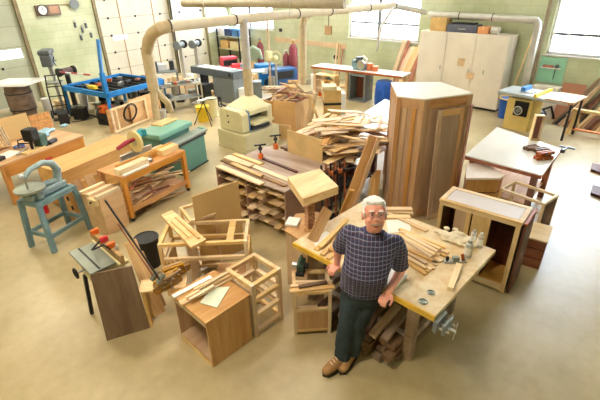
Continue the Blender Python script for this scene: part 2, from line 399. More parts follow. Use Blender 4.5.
# ---------------------------------------------------------------- light
W = bpy.data.worlds.new('sky'); bpy.context.scene.world = W; W.use_nodes = True
W.node_tree.nodes['Background'].inputs[0].default_value = (.86,.93,1,1); W.node_tree.nodes['Background'].inputs[1].default_value = 6
def area(name, loc, rot, sx, sy, e, c):
    l = bpy.data.lights.new(name, 'AREA'); l.shape = 'RECTANGLE'; l.size = sx; l.size_y = sy; l.energy = e; l.color = c
    o = bpy.data.objects.new(name, l); C.objects.link(o); o.location = loc; o.rotation_euler = rot; return o
for i, (a, b) in enumerate(wins):   # daylight standing in the window openings
    area('window_daylight', (WX+.5,(a+b)/2,(WZ0+WZ1)/2+.1), (0,rad(90),0), WZ1-WZ0+.2, b-a+.4, (1900,1350,1050)[i], (.76,.87,1))
for x, y, e in ((0,2.5,120),(1,6,90),(4,4,55),(5.5,9,110),(9.5,5.5,40),(9.5,10,110),(1.5,11.5,110),(6,13,130)):   # fluorescent ceiling fittings
    area('ceiling_lamp', (x,y,CZ-.12), (0,0,0), 1.2, .5, e, (1,.86,.66) if x < 3 else (1,.93,.82))
vs = bpy.context.scene.view_settings; vs.view_transform = 'Standard'; vs.look = 'None'; vs.gamma = 1; vs.use_curve_mapping = False; vs.exposure = .36
sc = bpy.context.scene; sc.cycles.use_denoising = True; sc.cycles.max_bounces = 6; sc.cycles.sample_clamp_indirect = 4
def carcass(root, L, W, H, s=.035, mids=(), sidemids=(), ma=MAPLE, maz=MAPLEZ, cross=()):
    y0, y1 = min(0,W), max(0,W)
    for x in (s/2, L-s/2):
        for y in (y0+s/2, y1-s/2): M().box(x-s/2,x+s/2,y-s/2,y+s/2,0,H).build('post', maz, root, .002)
    for z in (s/2+.04, H-s/2)+tuple(mids):
        for y in (y0+s/2, y1-s/2): M().box(s,L-s,y-s/2,y+s/2,z-s/2,z+s/2).build('rail', ma, root, .002)
    for z in (s/2+.04, H-s/2)+tuple(sidemids):
        for x in (s/2, L-s/2): M().box(x-s/2,x+s/2,y0+s,y1-s,z-s/2,z+s/2).build('side_rail', ma, root, .002)
    for x in cross: M().box(x-s,x+s,y0+s,y1-s,H-s*.9,H-.004).build('cross_rail', ma, root, .002)
# --- plywood base cabinet with open side (bottom centre-left)
t = thing('base_cabinet','small plywood cabinet open on its left side with strips and green sheet on top','cabinet',(1.4,2.58,0))
M().box(0,.5,0,.018,0,.57).build('side_panel', CHERRY, t, .002)
M().box(0,.5,.54,.558,0,.57).build('side_panel', CHERRY, t, .002)
M().box(.482,.5,.018,.54,0,.57).build('back_panel', CHERRY, t)
M().box(-.012,.515,-.012,.572,.57,.592).build('top', CHERRYH, t, .002)
M().box(.002,.48,.018,.54,.06,.078).build('shelf', CHERRYH, t)
M().box(.002,.022,.018,.54,.5,.57).build('rail', MAPLE, t)
M().box(.002,.022,.018,.54,.0,.06).build('rail', MAPLE, t)
zt = .592
g = 'pale strips on the plywood base cabinet'
def strip(a, b, z, w, th, label, grp=None, ma=LATH, name='wood_strip', cat='wood strip'):
    return board(name, P(*a, z+th/2), P(*b, z+th/2), w, th, ma, label, cat, grp)
strip((173,297),(211,277), zt+.001, .05,.018, 'long white-faced strip along the left edge of the plywood base cabinet', ma=WHITEL)
strip((180,304),(206,292), zt+.001, .07,.022, 'short wide offcut at the left corner of the plywood base cabinet', ma=LATH)
for k,(a,b,dz,w_) in enumerate([((192,295),(230,274),.001,.05),((198,297),(236,276),.001,.025),((194,290),(232,270),.03,.03),((186,298),(222,278),.03,.03),((200,291),(238,271),.03,.035),((189,300),(214,286),.055,.03),((204,286),(232,270),.056,.03)]):
    strip(a, b, zt+dz, w_, .022, 'pale strip in the bundle on the plywood base cabinet top', g)
q = [P(x, y, zt+.004) for x, y in ((200,303),(212,288),(230,287),(217,308))]
tag(M().ext(q, (0,0,.006)).build('glass_sheet', GLASSY), 'pale green sheet lying on the plywood base cabinet', 'sheet')
# --- drawer carcass beside it
t = thing('drawer_carcass','unfinished pale drawer frame with four open tiers, right of plywood base cabinet','cabinet frame',(1.93,2.56,0))
carcass(t, .4,.42,.68,.045, mids=(.27,.47), sidemids=(.27,.47))
M().box(.004,.016,.034,.386,.07,.6).build('side_panel', MAPLEZ, t)
for z in (.215,.375,): 
    M().box(.035,.05,.04,.38,z,z+.012).build('runner', LATH, t); M().box(.35,.365,.04,.38,z,z+.012).build('runner', LATH, t)
# --- small frame with clamp
A, a, L_, W_ = rect((293,293),(332,291),(286,262), .57); W_ = min(W_,.36)
t = thing('cabinet_carcass','low pale cabinet frame with panelled lower front, beside man and green tool','cabinet frame',(A.x,A.y,0),a)
eA, ea, eL, eW = A, a, L_, W_
carcass(t, L_, W_, .57, .034, mids=(.33,))
M().box(.03,L_-.03,.006,.02,.07,.33).build('front_panel', CHERRY, t)
M().box(.006,.02,.03,W_-.03,.05,.55).build('side_panel', CHERRY, t)
M().box(.03,L_-.03,.03,W_-.03,.03,.045).build('bottom_panel', CHERRYH, t)
def eloc(x, y, z): return A + V((math.cos(ea)*x-math.sin(ea)*y, math.sin(ea)*x+math.cos(ea)*y, 0)) + V((0,0,z-A.z))
for k,(x0,y0,x1,y1,zz,w_,lb) in enumerate([(-.03,.02,L_+.03,.05,.581,.05,'front pale board laid across the low frame'),(-.02,.09,L_+.01,.11,.581,.04,'middle pale board laid across the low frame'),(.03,.15,L_+.02,.13,.581,.035,'thin pale board laid behind the others across the low frame'),(.06,.05,L_-.04,.1,.603,.045,'short brown board atop pale boards across the low frame')]):
    board('wood_strip', eloc(x0,y0,zz), eloc(x1,y1,zz), w_, .02, WALNX if k==3 else LATH, lb, 'wood strip')
t = thing('belt_sander','dark green hand power tool resting at the bench corner on low frame','power tool', eloc(.1,.2,.571), .6)
t.location = eloc(.1,W_-.02,.571)
M().box(-.1,.12,-.045,.045,0,.035).build('base', DARK, t, .008)
M().box(-.07,.09,-.04,.04,.035,.12).build('housing', TOOLG, t, .015)
M().tube([(-.06,0,.12),(-.05,0,.165),(.04,0,.17),(.07,0,.12)],.014).build('handle', TOOLG, t, smooth=True)
M().cyl((.0,-.075,.07),(.0,-.04,.07),.03).build('knob', BLACK, t, smooth=True)
M().cyl((.0,.04,.075),(.0,.09,.075),.033).build('motor', STEEL, t, smooth=True)
# --- big face-frame carcass behind
A, a, L_, W_ = rect((157,245),(247,241),(166,222), .72)
t = thing('face_frame_carcass','wide pale open face-frame carcass holding a standing fibreboard panel','cabinet frame',(A.x,A.y,0),a)
carcass(t, L_, W_, .72, .04, mids=(.5,), sidemids=(.5,), cross=(L_*.8,))
bA, ba, bL, bW = A, a, L_, W_
def bloc(x, y, z): return V((A.x,A.y,0)) + V((math.cos(ba)*x-math.sin(ba)*y, math.sin(ba)*x+math.cos(ba)*y, z))
M().box(.045,.06,.05,W_-.05,.08,.46).build('side_panel', MDF, t)
M().box(L_*.3,L_*.3+.018,.05,W_-.05,.08,.68).build('divider', MAPLEZ, t)
M().box(L_*.55,L_-.05,.05,W_-.05,.075,.09).build('shelf', CHERRYH, t)
p0, p1 = P(192,197,1.06), P(238,181,1.06)
dd = (p1-p0).normalized(); nn = V((-dd.y,dd.x,0))
o = M().ext([V((p0.x,p0.y,.02)), V((p1.x,p1.y,.02)), p1, p0], nn*.019).build('fibreboard_sheet', MDF); tag(o,'tall tan fibreboard panel standing upright in the open frame','panel')
# board across its left corner with strips
q = [P(x, y, .765) for x, y in ((161,215),(172,210),(206,239),(191,247))]
tag(M().ext(q, (0,0,-.035)).build('pale_plank', LATH, None, .002), 'wide pale plank laid over the left corner of the face-frame carcass', 'board')
for a_, b_, lb in (((172,221),(190,237),'shorter narrow strip on the wide pale plank'),((176,217),(199,238),'longer narrow strip on the wide pale plank')):
    strip(a_, b_, .766, .03, .018, lb)
# second leaning frame behind
A2, a2, L2, W2 = rect((179,207),(193,225),(196,200), .75)
t = thing('spare_face_frame','small pale face frame standing just behind the fibreboard panel','frame',(A2.x,A2.y,0),a2)
carcass(t, .42,.34,.75,.035, mids=(.4,))
# black bin
c = P(158,249,.25)
t = thing('waste_bin','black round bin behind left corner of face-frame carcass','bin',(c.x-.08,c.y+.1,0))
m = M(); n = 20
m.tube([(0,0,0),(0,0,.42)],[.12,.15],n).build('body', BLACK, t, smooth=True)
M().torus((0,0,.42),.15,.01,n=20).build('rim', DARK, t, smooth=True)
# --- walnut panel leaning against the small saw
p = [P(107,341,.0), P(150,328,.0)]; d = (p[1]-p[0]).normalized(); nb = V((-d.y,d.x,0))
T0, T1 = P(90,275,.82), P(132,266,.82)
o = M().ext([p[0],p[1],V((T1.x,T1.y,.82)),V((T0.x,T0.y,.82))], nb*.02).build('walnut_board', WALN, None, .002)
tag(o,'dark walnut panel with vertical boards leaning against the router table','panel')
# --- router table / small saw
A, a, L_, W_ = rect((90,274),(116,262),(67.5,252.5), .84)
t = thing('router_table','small bench saw with grey metal table, cords and orange fittings, behind walnut panel','table saw',(A.x,A.y,0),a)
M().box(0,L_,0,W_,.815,.84).build('table_top', IRON, t, .004)
M().box(L_*.35,L_*.42,.01,W_-.01,.84,.843).build('mitre_slot', DARK, t)
M().box(.06,L_+.1,.06,W_-.06,.55,.815).build('housing', CREAMD, t, .01)
for x in (.06,L_+.06):
    for y in (.08,W_-.08): M().beam((x,y,.55),(x+(.05 if x>.1 else -.04),y+(.05 if y>W_/2 else -.03),0),.035,.035).build('leg', DARK, t)
M().box(L_,L_+.1,-.06,W_+.05,.80,.84).build('extension_wing', CREAM, t, .004)
M().box(L_+.02,L_+.06,-.08,W_+.1,.84,.93).build('fence', BRASS, t, .003)
M().torus((-.05,W_*.55,.72),.05,.012,(1,0,0)).build('handwheel', BLACK, t, smooth=True)
M().cyl((-.05,W_*.55,.72),(0.06,W_*.55,.72),.012).build('shaft', STEEL, t)
M().tube([(L_+.02,.12,.93),(L_-.04,.1,1.02),(L_-.12,.16,.98),(L_-.1,.3,.9),(L_+.02,.36,.93)],.009).build('power_cord', BLACK, t, smooth=True)
for y,cc in ((.14,ORPL),(.3,RED),(W_-.02,ORPL)):
    M().box(L_+.0,L_+.08,y-.02,y+.02,.93,.99).build('fence_clamp', cc, t, .008)
M().cyl((L_+.09,.2,.84),(L_+.09,.2,.9),.035).build('router_ring', STEEL, t, smooth=True)
# curved-edge pale board + long dark bars
p0, p1 = P(131,243,.95), P(156,312,.02)
def leaning(name, tp, bp_, w, th, ma, label, cat='board', wd=None, grp=None):
    return board(name, bp_, tp, w, th, ma, label, cat, grp, up=wd or V((0,0,1)))
leaning('pale_plank', P(130,241,.85), P(160,314,.04), .13,.025, LATH, 'long pale rosy plank leaning beside walnut panel')
leaning('pale_plank', P(141,252,.7), P(164,306,.04), .05,.022, CHERRYH, 'narrow tan plank leaning right of the rosy plank')
t = thing('bar_clamp','long dark bar clamp leaning from amber clamp heads toward scroll saw','clamp',(0,0,0))
a_, b_ = P(105,200,1.62), P(160,280,.66)
M().beam(a_, b_, .028,.01).build('bar', DARK, t); M().beam(b_-V((.03,0,.03)), b_+V((.05,.0,.05)), .05,.03).build('jaw', IRON, t)
t = thing('bar_clamp','shorter reddish bar clamp leaning close beside the long dark bar','clamp',(0,0,0))
a_, b_ = P(118,224,1.3), P(154,277,.62)
M().beam(a_, b_, .02,.01).build('bar', REDW, t); M().beam(b_-V((.03,0,.03)), b_+V((.05,.0,.05)), .05,.03).build('jaw', IRON, t)
# stool with amber handscrew clamps
c = P(163,285,.5)
t = thing('clamp_stand','low pale stand heaped with amber hand clamps, left of plywood base cabinet','stand',(c.x+.02,c.y+.03,0),math.radians(-38))
for x in (-.2,.2):
    for y in (-.07,.07): M().box(x-.018,x+.018,y-.018,y+.018,0,.47).build('leg', MAPLEZ, t)
M().box(-.24,.24,-.1,.1,.47,.49).build('top', LATH, t)
rr = random.Random(3)
e0, e1 = P(156,287,.52), P(184,272,.52); ct = math.atan2(e1.y-e0.y, e1.x-e0.x); cn = V((-math.sin(ct),math.cos(ct),0))
for k in range(11):
    q_ = e0.lerp(e1,.18+.25*(k%4)+.03*(k//4))+cn*(-.05+.1*((k//2)%2)+rr.uniform(-.015,.015)); x0, y0 = q_.x, q_.y; z0 = .493+.046*(k//4); th = ct+rr.uniform(-.25,.25)
    h = thing('hand_clamp','amber wooden hand clamp heaped on the low pale stand','clamp',(x0,y0,z0+.022),th,'amber hand clamps on the low stand')
    for yy in (-.022,.022): M().box(-.11,.11,yy-.016,yy+.016,-.02,.02).build('jaw', BRASS, h, .004)
    for xx in (-.03,.05):
        M().cyl((xx,-.07,0),(xx,.08,0),.005,n=8).build('screw', STEEL, h); M().cyl((xx,.07,0),(xx,.13,0),.012,n=8).build('handle', BRASS, h)
# ---------------------------------------------------------------- workbench
BX0,BX1,BY0,BY1,BZ = 2.56,3.84,1.0,2.62,.85
t = thing('workbench','large worn pale workbench the man leans against, yellow front edge, vice at corner','workbench',(BX0,BY0,0))
bw, bd = BX1-BX0, BY1-BY0
M().box(.02,bw,0,bd,BZ-.05,BZ).build('top', BENCH, t, .003)
M().box(0,.02,0,bd,BZ-.05,BZ+.002).build('front_edging', YEL if False else mat('ochre_edging',(222,176,60),.5,var=.15), t)
for x in (.22,bw-.2):
    for y in (.28,bd-.25): M().box(x-.045,x+.045,y-.045,y+.045,0,BZ-.05).build('leg', GREYW, t, .003)
for y in (.28,bd-.25): M().box(.265,bw-.245,y-.02,y+.02,.2,.28).build('stretcher', GREYW, t)
M().box(.2,.24,.325,bd-.295,.2,.28).build('stretcher', GREYW, t)
M().box(.12,bw-.1,.15,bd-.12,BZ-.13,BZ-.05).build('apron', GREYW, t)
v = bpy.data.objects.new('vice', None); C.objects.link(v); v.parent = t; v.location = (-.02,-.005,BZ-.06); v.scale = (.62,.62,.8); v['label'] = 'grey steel vice at the near corner'
M().box(.0,.3,-.06,-.0,-.1,.035).build('fixed_jaw', GREYM, v, .006)
M().box(.02,.28,-.16,-.12,-.09,.035).build('moving_jaw', GREYM, v, .006)
for x in (.06,.24): M().cyl((x,-.2,-.05),(x,0,-.05),.012).build('guide_rod', STEEL, v, smooth=True)
M().cyl((.15,-.26,-.055),(.15,.0,-.055),.016).build('screw', STEEL, v, smooth=True)
M().cyl((.12,-.25,-.15),(.18,-.25,.04),.008).build('handle_bar', STEEL, v, smooth=True)
# bench items
def on(px, py, dz=0): return P(px, py, BZ+dz)
g = 'pale strips bundled on the workbench'
pile_ends = []
for k in range(13):
    f = k/12
    a_ = (398+f*-8, 234+f*24) if k%2 else (403-f*8, 230+f*24); b_ = (447-20*f+rr.uniform(-3,3), 253+f*21+rr.uniform(-2,2))
    strip(a_, b_, BZ+.001+ (0 if k%2 else 0), .036,.02, 'pale straight strip in the bundle on the workbench, right of man', g)
for k in range(9):
    f = k/8; a_ = (399-f*5+rr.uniform(-2,2), 229+f*20); b_ = (443-19*f+rr.uniform(-4,4), 247+f*20+rr.uniform(-2,2))
    strip(a_, b_, BZ+.0225, .038,.02, 'pale straight strip in the bundle on the workbench, right of man', g)
for k in range(4):
    f = k/3; a_ = (405+rr.uniform(-2,2), 232+f*8); b_ = (440-9*f, 249+f*8)
    strip(a_, b_, BZ+.044, .036,.02, 'pale straight strip in the bundle on the workbench, right of man', g)
for k,(a_,b_,dz,lb) in enumerate([((383,211),(413,213),.001,'lower long pale board by the back edge of workbench'),((384,209),(412,209),.024,'upper pale board stacked by the back edge of workbench'),((384,217),(410,217),.001,'front pale board behind white papers on workbench')]):
    strip(a_, b_, BZ+dz, .07,.022, lb)
q = [on(x, y, .001) for x, y in ((386,221),(409,219),(411,231),(388,234))]
tag(M().ext(q,(0,0,.008)).build('paper_stack', PAPER), 'white paper stack on the workbench beside the shoulder of the man', 'papers')
q = [on(x, y, .001) for x, y in ((378,268),(389,262),(392,284),(384,288))]
# drawings and boards to his left
q = [on(x, y, .001) for x, y in ((312,241),(326,231),(334,236),(319,251))]
tag(M().ext(q,(0,0,.002)).build('paper_plan', PAPER), 'white paper plan with dark marks at left end of workbench', 'papers')
for k,(a_,b_,dz,lb) in enumerate([((316,250),(345,222),.001,'leftmost board of those fanned beside paper plan'),((322,255),(347,230),.001,'second board fanned beside paper plan'),((328,259),(350,236),.001,'third board fanned beside paper plan, nearest the man'),((320,247),(347,219),.023,'top board crossing the fan beside paper plan'),((330,250),(344,240),.023,'short rosy offcut on the fan of boards')]):
    strip(a_, b_, BZ+dz, (.05,.05,.045,.05,.06)[k], .02, lb, ma=(LATH,MAPLE,LATH,PINE,CHERRYH)[k])
strip((427,231),(372,206), BZ+.001,.05,.02,'long pale board along the back edge of the workbench behind man')
# rag, cans, glue bottle, plane, knots
c = on(458,240); m = M()
for k in range(60):
    m.ball((c.x+rr.gauss(0,.055),c.y+rr.gauss(0,.085),BZ+.02+abs(rr.gauss(0,.012))),(.035,.04,.02),10,6)
o = m.build('cotton_rag', RAG, None, smooth=True); tag(o,'crumpled cream cotton rag on the workbench','rag')
rm = o.modifiers.new('remesh','REMESH'); rm.mode='VOXEL'; rm.voxel_size=.014; dm = o.modifiers.new('ripple','DISPLACE')
tx = bpy.data.textures.new('ripple','CLOUDS'); tx.noise_scale=.03; dm.texture=tx; dm.strength=.012; o.modifiers.new('sm','SMOOTH').iterations=3
def can(px, py, r, h, ma, cap, name, lb, cat):
    c = on(px, py); t = thing(name, lb, cat, (c.x,c.y,BZ+.001))
    M().tube([(0,0,0),(0,0,h*.78),(0,0,h*.84)],[r,r,r*.6]).build('body', ma, t, smooth=True)
    M().tube([(0,0,h*.84),(0,0,h)],[r*.62,r*.5]).build('cap', cap, t, smooth=True)
    M().tube([(0,0,h*.2),(0,0,h*.6)],[r*1.02,r*1.02]).build('paper_label', PAPER, t, smooth=True)
can(467,257,.036,.2, mat('grey_bottle',(190,194,190),.3), STEEL,'glue_bottle','tall grey bottle standing right of cotton rag, nearest plane','bottle')
can(479,247,.03,.17, mat('beige_bottle',(200,190,172),.3), GALV,'spray_can','grey spray can at right corner of workbench','can')
can(472,243,.026,.16, mat('white_can',(214,214,210),.3), STEEL,'spray_can','slim pale can between the rag and the corner can','can')
c = on(455,262); t = thing('hand_plane','steel hand plane on the workbench near the bottles','plane',(c.x,c.y,BZ+.001),2.4)
M().box(-.11,.11,-.028,.028,0,.016).build('sole', STEEL, t, .003); M().box(-.03,.03,-.02,.02,.016,.06).build('frog', IRON, t)
M().ball((.08,0,.045),(.018,.018,.028)).build('front_knob', DARK, t, smooth=True); M().beam((-.08,0,.016),(-.06,0,.085),.02,.03).build('tote', REDW, t, .006)
board('timber_block', on(450,289,.022), on(459,265,.022), .05,.04, PINE, 'squared pale timber lying at the right front of workbench','board')
for px,py,r_,lb in ((423,302,.035,'larger grey disc on the front of the workbench'),(431,293,.03,'smaller dark disc behind the larger grey disc')):
    c = on(px,py); m = M().torus((0,0,.006),r_,.006,n=24); m.cyl((0,0,.0),(0,0,.006),r_*.6)
    o = m.build('metal_disc', IRON, None, smooth=True, loc=(c.x,c.y,BZ+.001)); tag(o, lb, 'disc')
c = on(384,268); o = M().box(-.12,.12,-.1,.1,0,.05).build('white_box', WHITE, None, .01, loc=(BX0+.17,1.52,BZ+.001)); tag(o,'white box on the workbench by the hip of the man','box')
# timber under the bench
for k in range(24):
    rr2 = random.Random(40+k); lay = k//8; j = k%8
    y0 = 1.36+.12*j+rr2.uniform(-.02,.02)
    x0 = BX0+.02+rr2.uniform(-.1,.08)
    z0 = .05+.085*lay
    board('dark_timber', (x0,y0,z0), (x0+.95,y0+rr2.uniform(-.06,.06),z0+.0), .085,.06, [SCRAPD,WALNX,SCRAPD][k%3], 'rough brown timber stacked on the floor beneath the workbench','timber','rough timbers beneath the workbench') if y0<2.3 else None
for k,(a_,b_) in enumerate([((366,330),(383,300)),((372,336),(398,306)),((384,340),(408,306))]):
    board('dark_timber', P(*a_,.3), P(*b_,.42), .075,.045, (SCRAPD,CHERRYH,SCRAPD)[k], ('leftmost','middle','rightmost')[k]+' brown timber poking out from the top of the stack under the workbench','timber')
# --- corner cabinet piece with carved column and thick slab
q = [P(x, y, .78) for x, y in ((284,230),(307,245),(338,226),(318,212),(296,214))]
cx = sum((v.x for v in q))/5; cy = sum((v.y for v in q))/5
t = thing('corner_cabinet','pale five-sided small cabinet under carved column at the workbench end','cabinet',(cx,cy,0))
loc = [(v.x-cx, v.y-cy) for v in q]; s8 = [(x*.94,y*.94) for x,y in loc]
M().prism(s8,0,.76).build('body', BIRCHZ, t, .003); M().prism(loc,.76,.785).build('top', CHERRYH, t, .003)
o = M().box(-.09,.09,-.075,.075,0,.03).build('white_block', WHITE, None, .006, loc=(P(293,222,.8).x,P(293,222,.8).y,.787), rz=.5); tag(o,'white flat pack on the corner of the five-sided cabinet','pack')
c = P(310,229,.787); t = thing('carved_column','carved square wooden column standing on the five-sided cabinet','column',(c.x,c.y,.787),.4)
M().box(-.055,.055,-.055,.055,0,.03).build('base_block', CHERRY, t); M().box(-.055,.055,-.055,.055,.36,.385).build('top_block', CHERRY, t)
m = M()
for k in range(7):
    z = .03+.047*k
    m.tube([(0,0,z),(0,0,z+.012),(0,0,z+.035),(0,0,z+.047)],[.045,.066,.066,.045],4)
m.build('carved_shaft', wood('carved_oak',(190,130,80),(140,88,50),scale=8,stretch=SZ), t, .004)
q = [P(x, y, 1.25) for x, y in ((287.5,177),(320,168.5),(338.5,186),(303,199))]
o = M().ext(q,(0,0,-.1)).build('thick_slab', MAPLE, None, .003); tag(o,'thick square pale slab box balanced atop the carved column','box')
a_, b_ = P(312,241,.87), P(328,209,1.12)
board('thin_board', a_, V((b_.x,b_.y,1.12)), .12,.012, CHERRYH, 'thin brown board propped on end beside the carved column','board', up=(1,1,0))
def face(m, a, b, u0, u1, z0, z1, d0, d1):
    """slab on the vertical face a->b (outside on the right of a->b), u in metres along it"""
    a, b = V((a[0],a[1],0)), V((b[0],b[1],0)); d = (b-a).normalized(); n = V((d.y,-d.x,0))
    def q(u, o, z): return a+d*u+n*o+V((0,0,z))
    return m.hexa([q(u0,d0,z0),q(u1,d0,z0),q(u1,d1,z0),q(u0,d1,z0),q(u0,d0,z1),q(u1,d0,z1),q(u1,d1,z1),q(u0,d1,z1)])
# --- tall corner cabinet
T = [P(x, y, 1.85) for x, y in ((391,82),(397,96),(425,99),(474,93),(441,82))]
c = sum(T, V((0,0,0)))/5; t = thing('tall_cabinet','tall unfinished wooden corner cabinet with pale top, standing behind the workbench','cabinet',(c.x,c.y,0))
l5 = [((v.x-c.x),(v.y-c.y)) for v in T]
M().prism([(x*.965,y*.965) for x,y in l5],.0,1.825).build('body', wood('cabinet_inner',(200,156,114),(176,130,90),scale=3,stretch=SZ), t)
M().prism(l5,1.83,1.85).build('top', mat('pale_cabinet_top',(232,224,214),.5,var=.03), t, .002)
for (i,j,st,mid) in ((0,1,.07,0),(1,2,.07,.0),(2,3,.1,0)):
    a_, b_ = l5[i], l5[j]; L = math.dist(a_, b_)
    for u0,u1 in ((0.002,st),(L-st,L-.002)):
        m = M(); face(m,a_,b_,u0,u1,0,1.828,-.035,-.002); m.build('stile', CHERRY, t, .002)
    for z0,z1 in ((1.70,1.828),(.02,.14)):
        m = M(); face(m,a_,b_,st,L-st,z0,z1,-.034,-.003); m.build('rail', wood('cherry_rail',(202,156,110),(176,124,80),scale=4,stretch=(.3,.3,1)), t, .002)
a_, b_ = l5[1], l5[2]; L = math.dist(a_,b_)
for u in (.33,.66):
    m = M(); face(m,a_,b_,L*u-.03,L*u+.03,.14,1.7,-.034,-.004); m.build('stile', CHERRY, t)
a_, b_ = T[2], T[3]; d = (b_-a_).normalized(); n = V((d.y,-d.x,0))
D0 = a_+d*.2+n*.13; D0.z = 0; t2 = thing('framed_blank','loose framed wooden door leaning upright against the tall cabinet','door',(D0.x,D0.y,0),math.atan2(d.y,d.x)-.0)
lean = -.045
for nm,x0,x1,z0,z1,ma in (('stile',0,.07,0,1.68,CHERRY),('stile',.36,.43,0,1.68,CHERRY),('rail',.07,.36,1.6,1.68,CHERRYH),('rail',.07,.36,0,.09,CHERRYH)):
    o = M().box(x0,x1,-.012,.012,z0,z1).build(nm, ma, t2, .002); o.rotation_euler.x = lean
o = M().box(.06,.37,-.004,.004,.08,1.61).build('panel', wood('door_panel_wood',(184,146,108),(156,118,82),scale=3,stretch=SZ), t2); o.rotation_euler.x = lean
pa, pb = P(452,168,.9), P(466,100,1.75)
board('narrow_plank', V((D0.x,D0.y,0))+d*.46+n*.02+V((0,0,.02)), V((D0.x,D0.y,0))+d*.56-n*.085+V((0,0,1.7)), .06,.02, REDW, 'narrow rosy plank leaning at the right edge of the tall cabinet','board')
# --- base cabinet in the right foreground
A, a, L_, W_ = rect((522,224),(440,200),(530,208), .95)
t = thing('base_cabinet','long pale-framed base cabinet with dark openings and lilac top right of the workbench','cabinet',(A.x,A.y,0),a)
H = .95; L = L_; W_ = -abs(W_)
y0, y1 = W_, 0
s = .05
for x in (0, L-s):
    M().box(x,x+s,-.02,0,0,H).build('stile', MAPLEZ, t, .002)
M().box(s,L-s,-.02,0,H-.055,H).build('rail', MAPLE, t, .002); M().box(s,L-s,-.02,0,0.02,.1).build('rail', MAPLE, t, .002)
for x in (L*.36, L*.36+.16): pass
M().box(L*.34,L*.34+.2,-.018,-.001,.1,H-.055).build('front_panel', MAPLEZ, t, .002)
M().box(L*.58,L*.58+.05,-.021,.001,.1,H-.055).build('stile', MAPLEZ, t, .002)
M().box(L*.58+.05,L*.78,-.018,-.001,.1,H-.055).build('front_panel', BIRCHZ, t)
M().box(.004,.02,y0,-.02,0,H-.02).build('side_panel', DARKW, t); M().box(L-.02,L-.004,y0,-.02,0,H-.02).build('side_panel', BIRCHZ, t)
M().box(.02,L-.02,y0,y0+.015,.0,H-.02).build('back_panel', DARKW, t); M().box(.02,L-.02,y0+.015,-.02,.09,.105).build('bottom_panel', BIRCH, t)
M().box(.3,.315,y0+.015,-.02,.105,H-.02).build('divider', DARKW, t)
M().box(.05,L-.05,y0+.05,-.05,H-.012,H+.004).build('top_panel', LILAC, t)
for (x0,x1,ya,yb) in ((-.01,L+.01,-.055,.005),(-.01,L+.01,y0-.01,y0+.05)): M().box(x0,x1,ya,yb,H-.02,H+.012).build('top_rail', MAPLE, t, .002)
for x in (-.01, L-.045): M().box(x,x+.055,y0+.05,-.055,H-.02,H+.012).build('top_rail', MAPLE, t, .002)
pn = A+V((math.sin(a),-math.cos(a),0))*0
o = thing('dark_plywood','dark red-brown panel standing against right end of the long base cabinet','panel',(A.x,A.y,0),a)
M().box(-.045,-.02,W_-.05,-.03,0,.93).build('panel_board', DARKW, o); M().box(-.05,-.015,W_-.05,-.03,.93,.945).build('edge_strip', REDW, o)
# --- three small units behind it
q = [P(x, y, .75) for x, y in ((466,163),(484,162),(505,175),(500,178),(466,178))]
c = sum(q, V((0,0,0)))/5; l_ = [(v.x-c.x,v.y-c.y) for v in q]
t = thing('end_cabinet','small wooden cabinet with pale pink-edged top just behind the tall cabinet','cabinet',(c.x,c.y,0))
M().prism([(x*.93,y*.93) for x,y in l_],0,.72).build('body', CHERRY, t); M().prism(l_,.72,.75).build('top', mat('pale_pink_top',(236,222,212),.45,var=.03), t, .002)
for z in (.25,.5): M().prism([(x*.95,y*.95) for x,y in l_],z,z+.015).build('drawer_gap', DARKW, t)
A, a, L_, W_ = rect((500,188),(545,204),(509,178), .7)
t = thing('open_carcass','open pale cabinet frame with dark leg, between dining-height table and long base cabinet','cabinet frame',(A.x,A.y,0),a)
t['label'] = 'open pale cabinet frame with a dark post, beneath the near edge of white table'
carcass(t, L_, abs(W_) if W_>0 else W_, .7, .035, mids=(.35,), ma=PINE)
y_ = W_; M().box(.03,L_-.03,min(.03,y_+.03) if y_<0 else .03, max(-.03,0) if y_<0 else y_-.03,.3,.315).build('shelf', LILAC, t)
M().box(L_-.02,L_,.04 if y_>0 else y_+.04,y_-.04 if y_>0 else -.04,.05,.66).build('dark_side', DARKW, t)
A, a, L_, W_ = rect((547,242),(522,235),(554,227), .42)
t = thing('red_cabinet','low reddish wooden chest with pale top standing beyond the dark panel','cabinet',(A.x,A.y,0),a)
M().box(0,L_,W_,0,0,.40).build('body', REDW, t); M().box(-.01,L_+.01,W_-.01,.01,.40,.42).build('top', PINE, t, .002)
for z in (.14,.28): M().box(.01,L_-.01,-.002,.006,z,z+.012).build('drawer_gap', DARKW, t)
# --- white assembly table right
q = [P(x, y, .85) for x, y in ((465,155),(497,127),(562,149),(542,175))]
c = sum(q, V((0,0,0)))/4; l_ = [(v.x-c.x,v.y-c.y) for v in q]
t = thing('white_table','wide white-topped table with brown edge in front of the yellow table saw','table',(c.x,c.y,0))
M().prism(l_,.83,.85).build('top', WHITEL, t, .002); M().prism([(x*.995,y*.995) for x,y in l_],.78,.828).build('edge_frame', REDW, t)
for x,y in l_: M().box(x*.82-.04,x*.82+.04,y*.82-.04,y*.82+.04,0,.78).build('leg', REDZ, t)
M().prism([(x*.8,y*.8) for x,y in l_],.25,.28).build('shelf', CHERRYH, t)
TW = .852
def blk(px,py,z): return P(px,py,z)
c = P(534,139.5,TW); t = thing('box_frame','white-edged narrow box with brown inside, standing upright on the white table','box',(c.x,c.y,TW),-1.0)
for x in (-.07,.055): M().box(x,x+.015,-.05,.05,0,.42).build('side', PINE, t)
M().box(-.055,.055,.03,.045,0,.42).build('back', REDZ, t); M().box(-.055,.055,-.05,.03,0,.015).build('end', PINE, t); M().box(-.055,.055,-.05,.03,.405,.42).build('end', PINE, t)
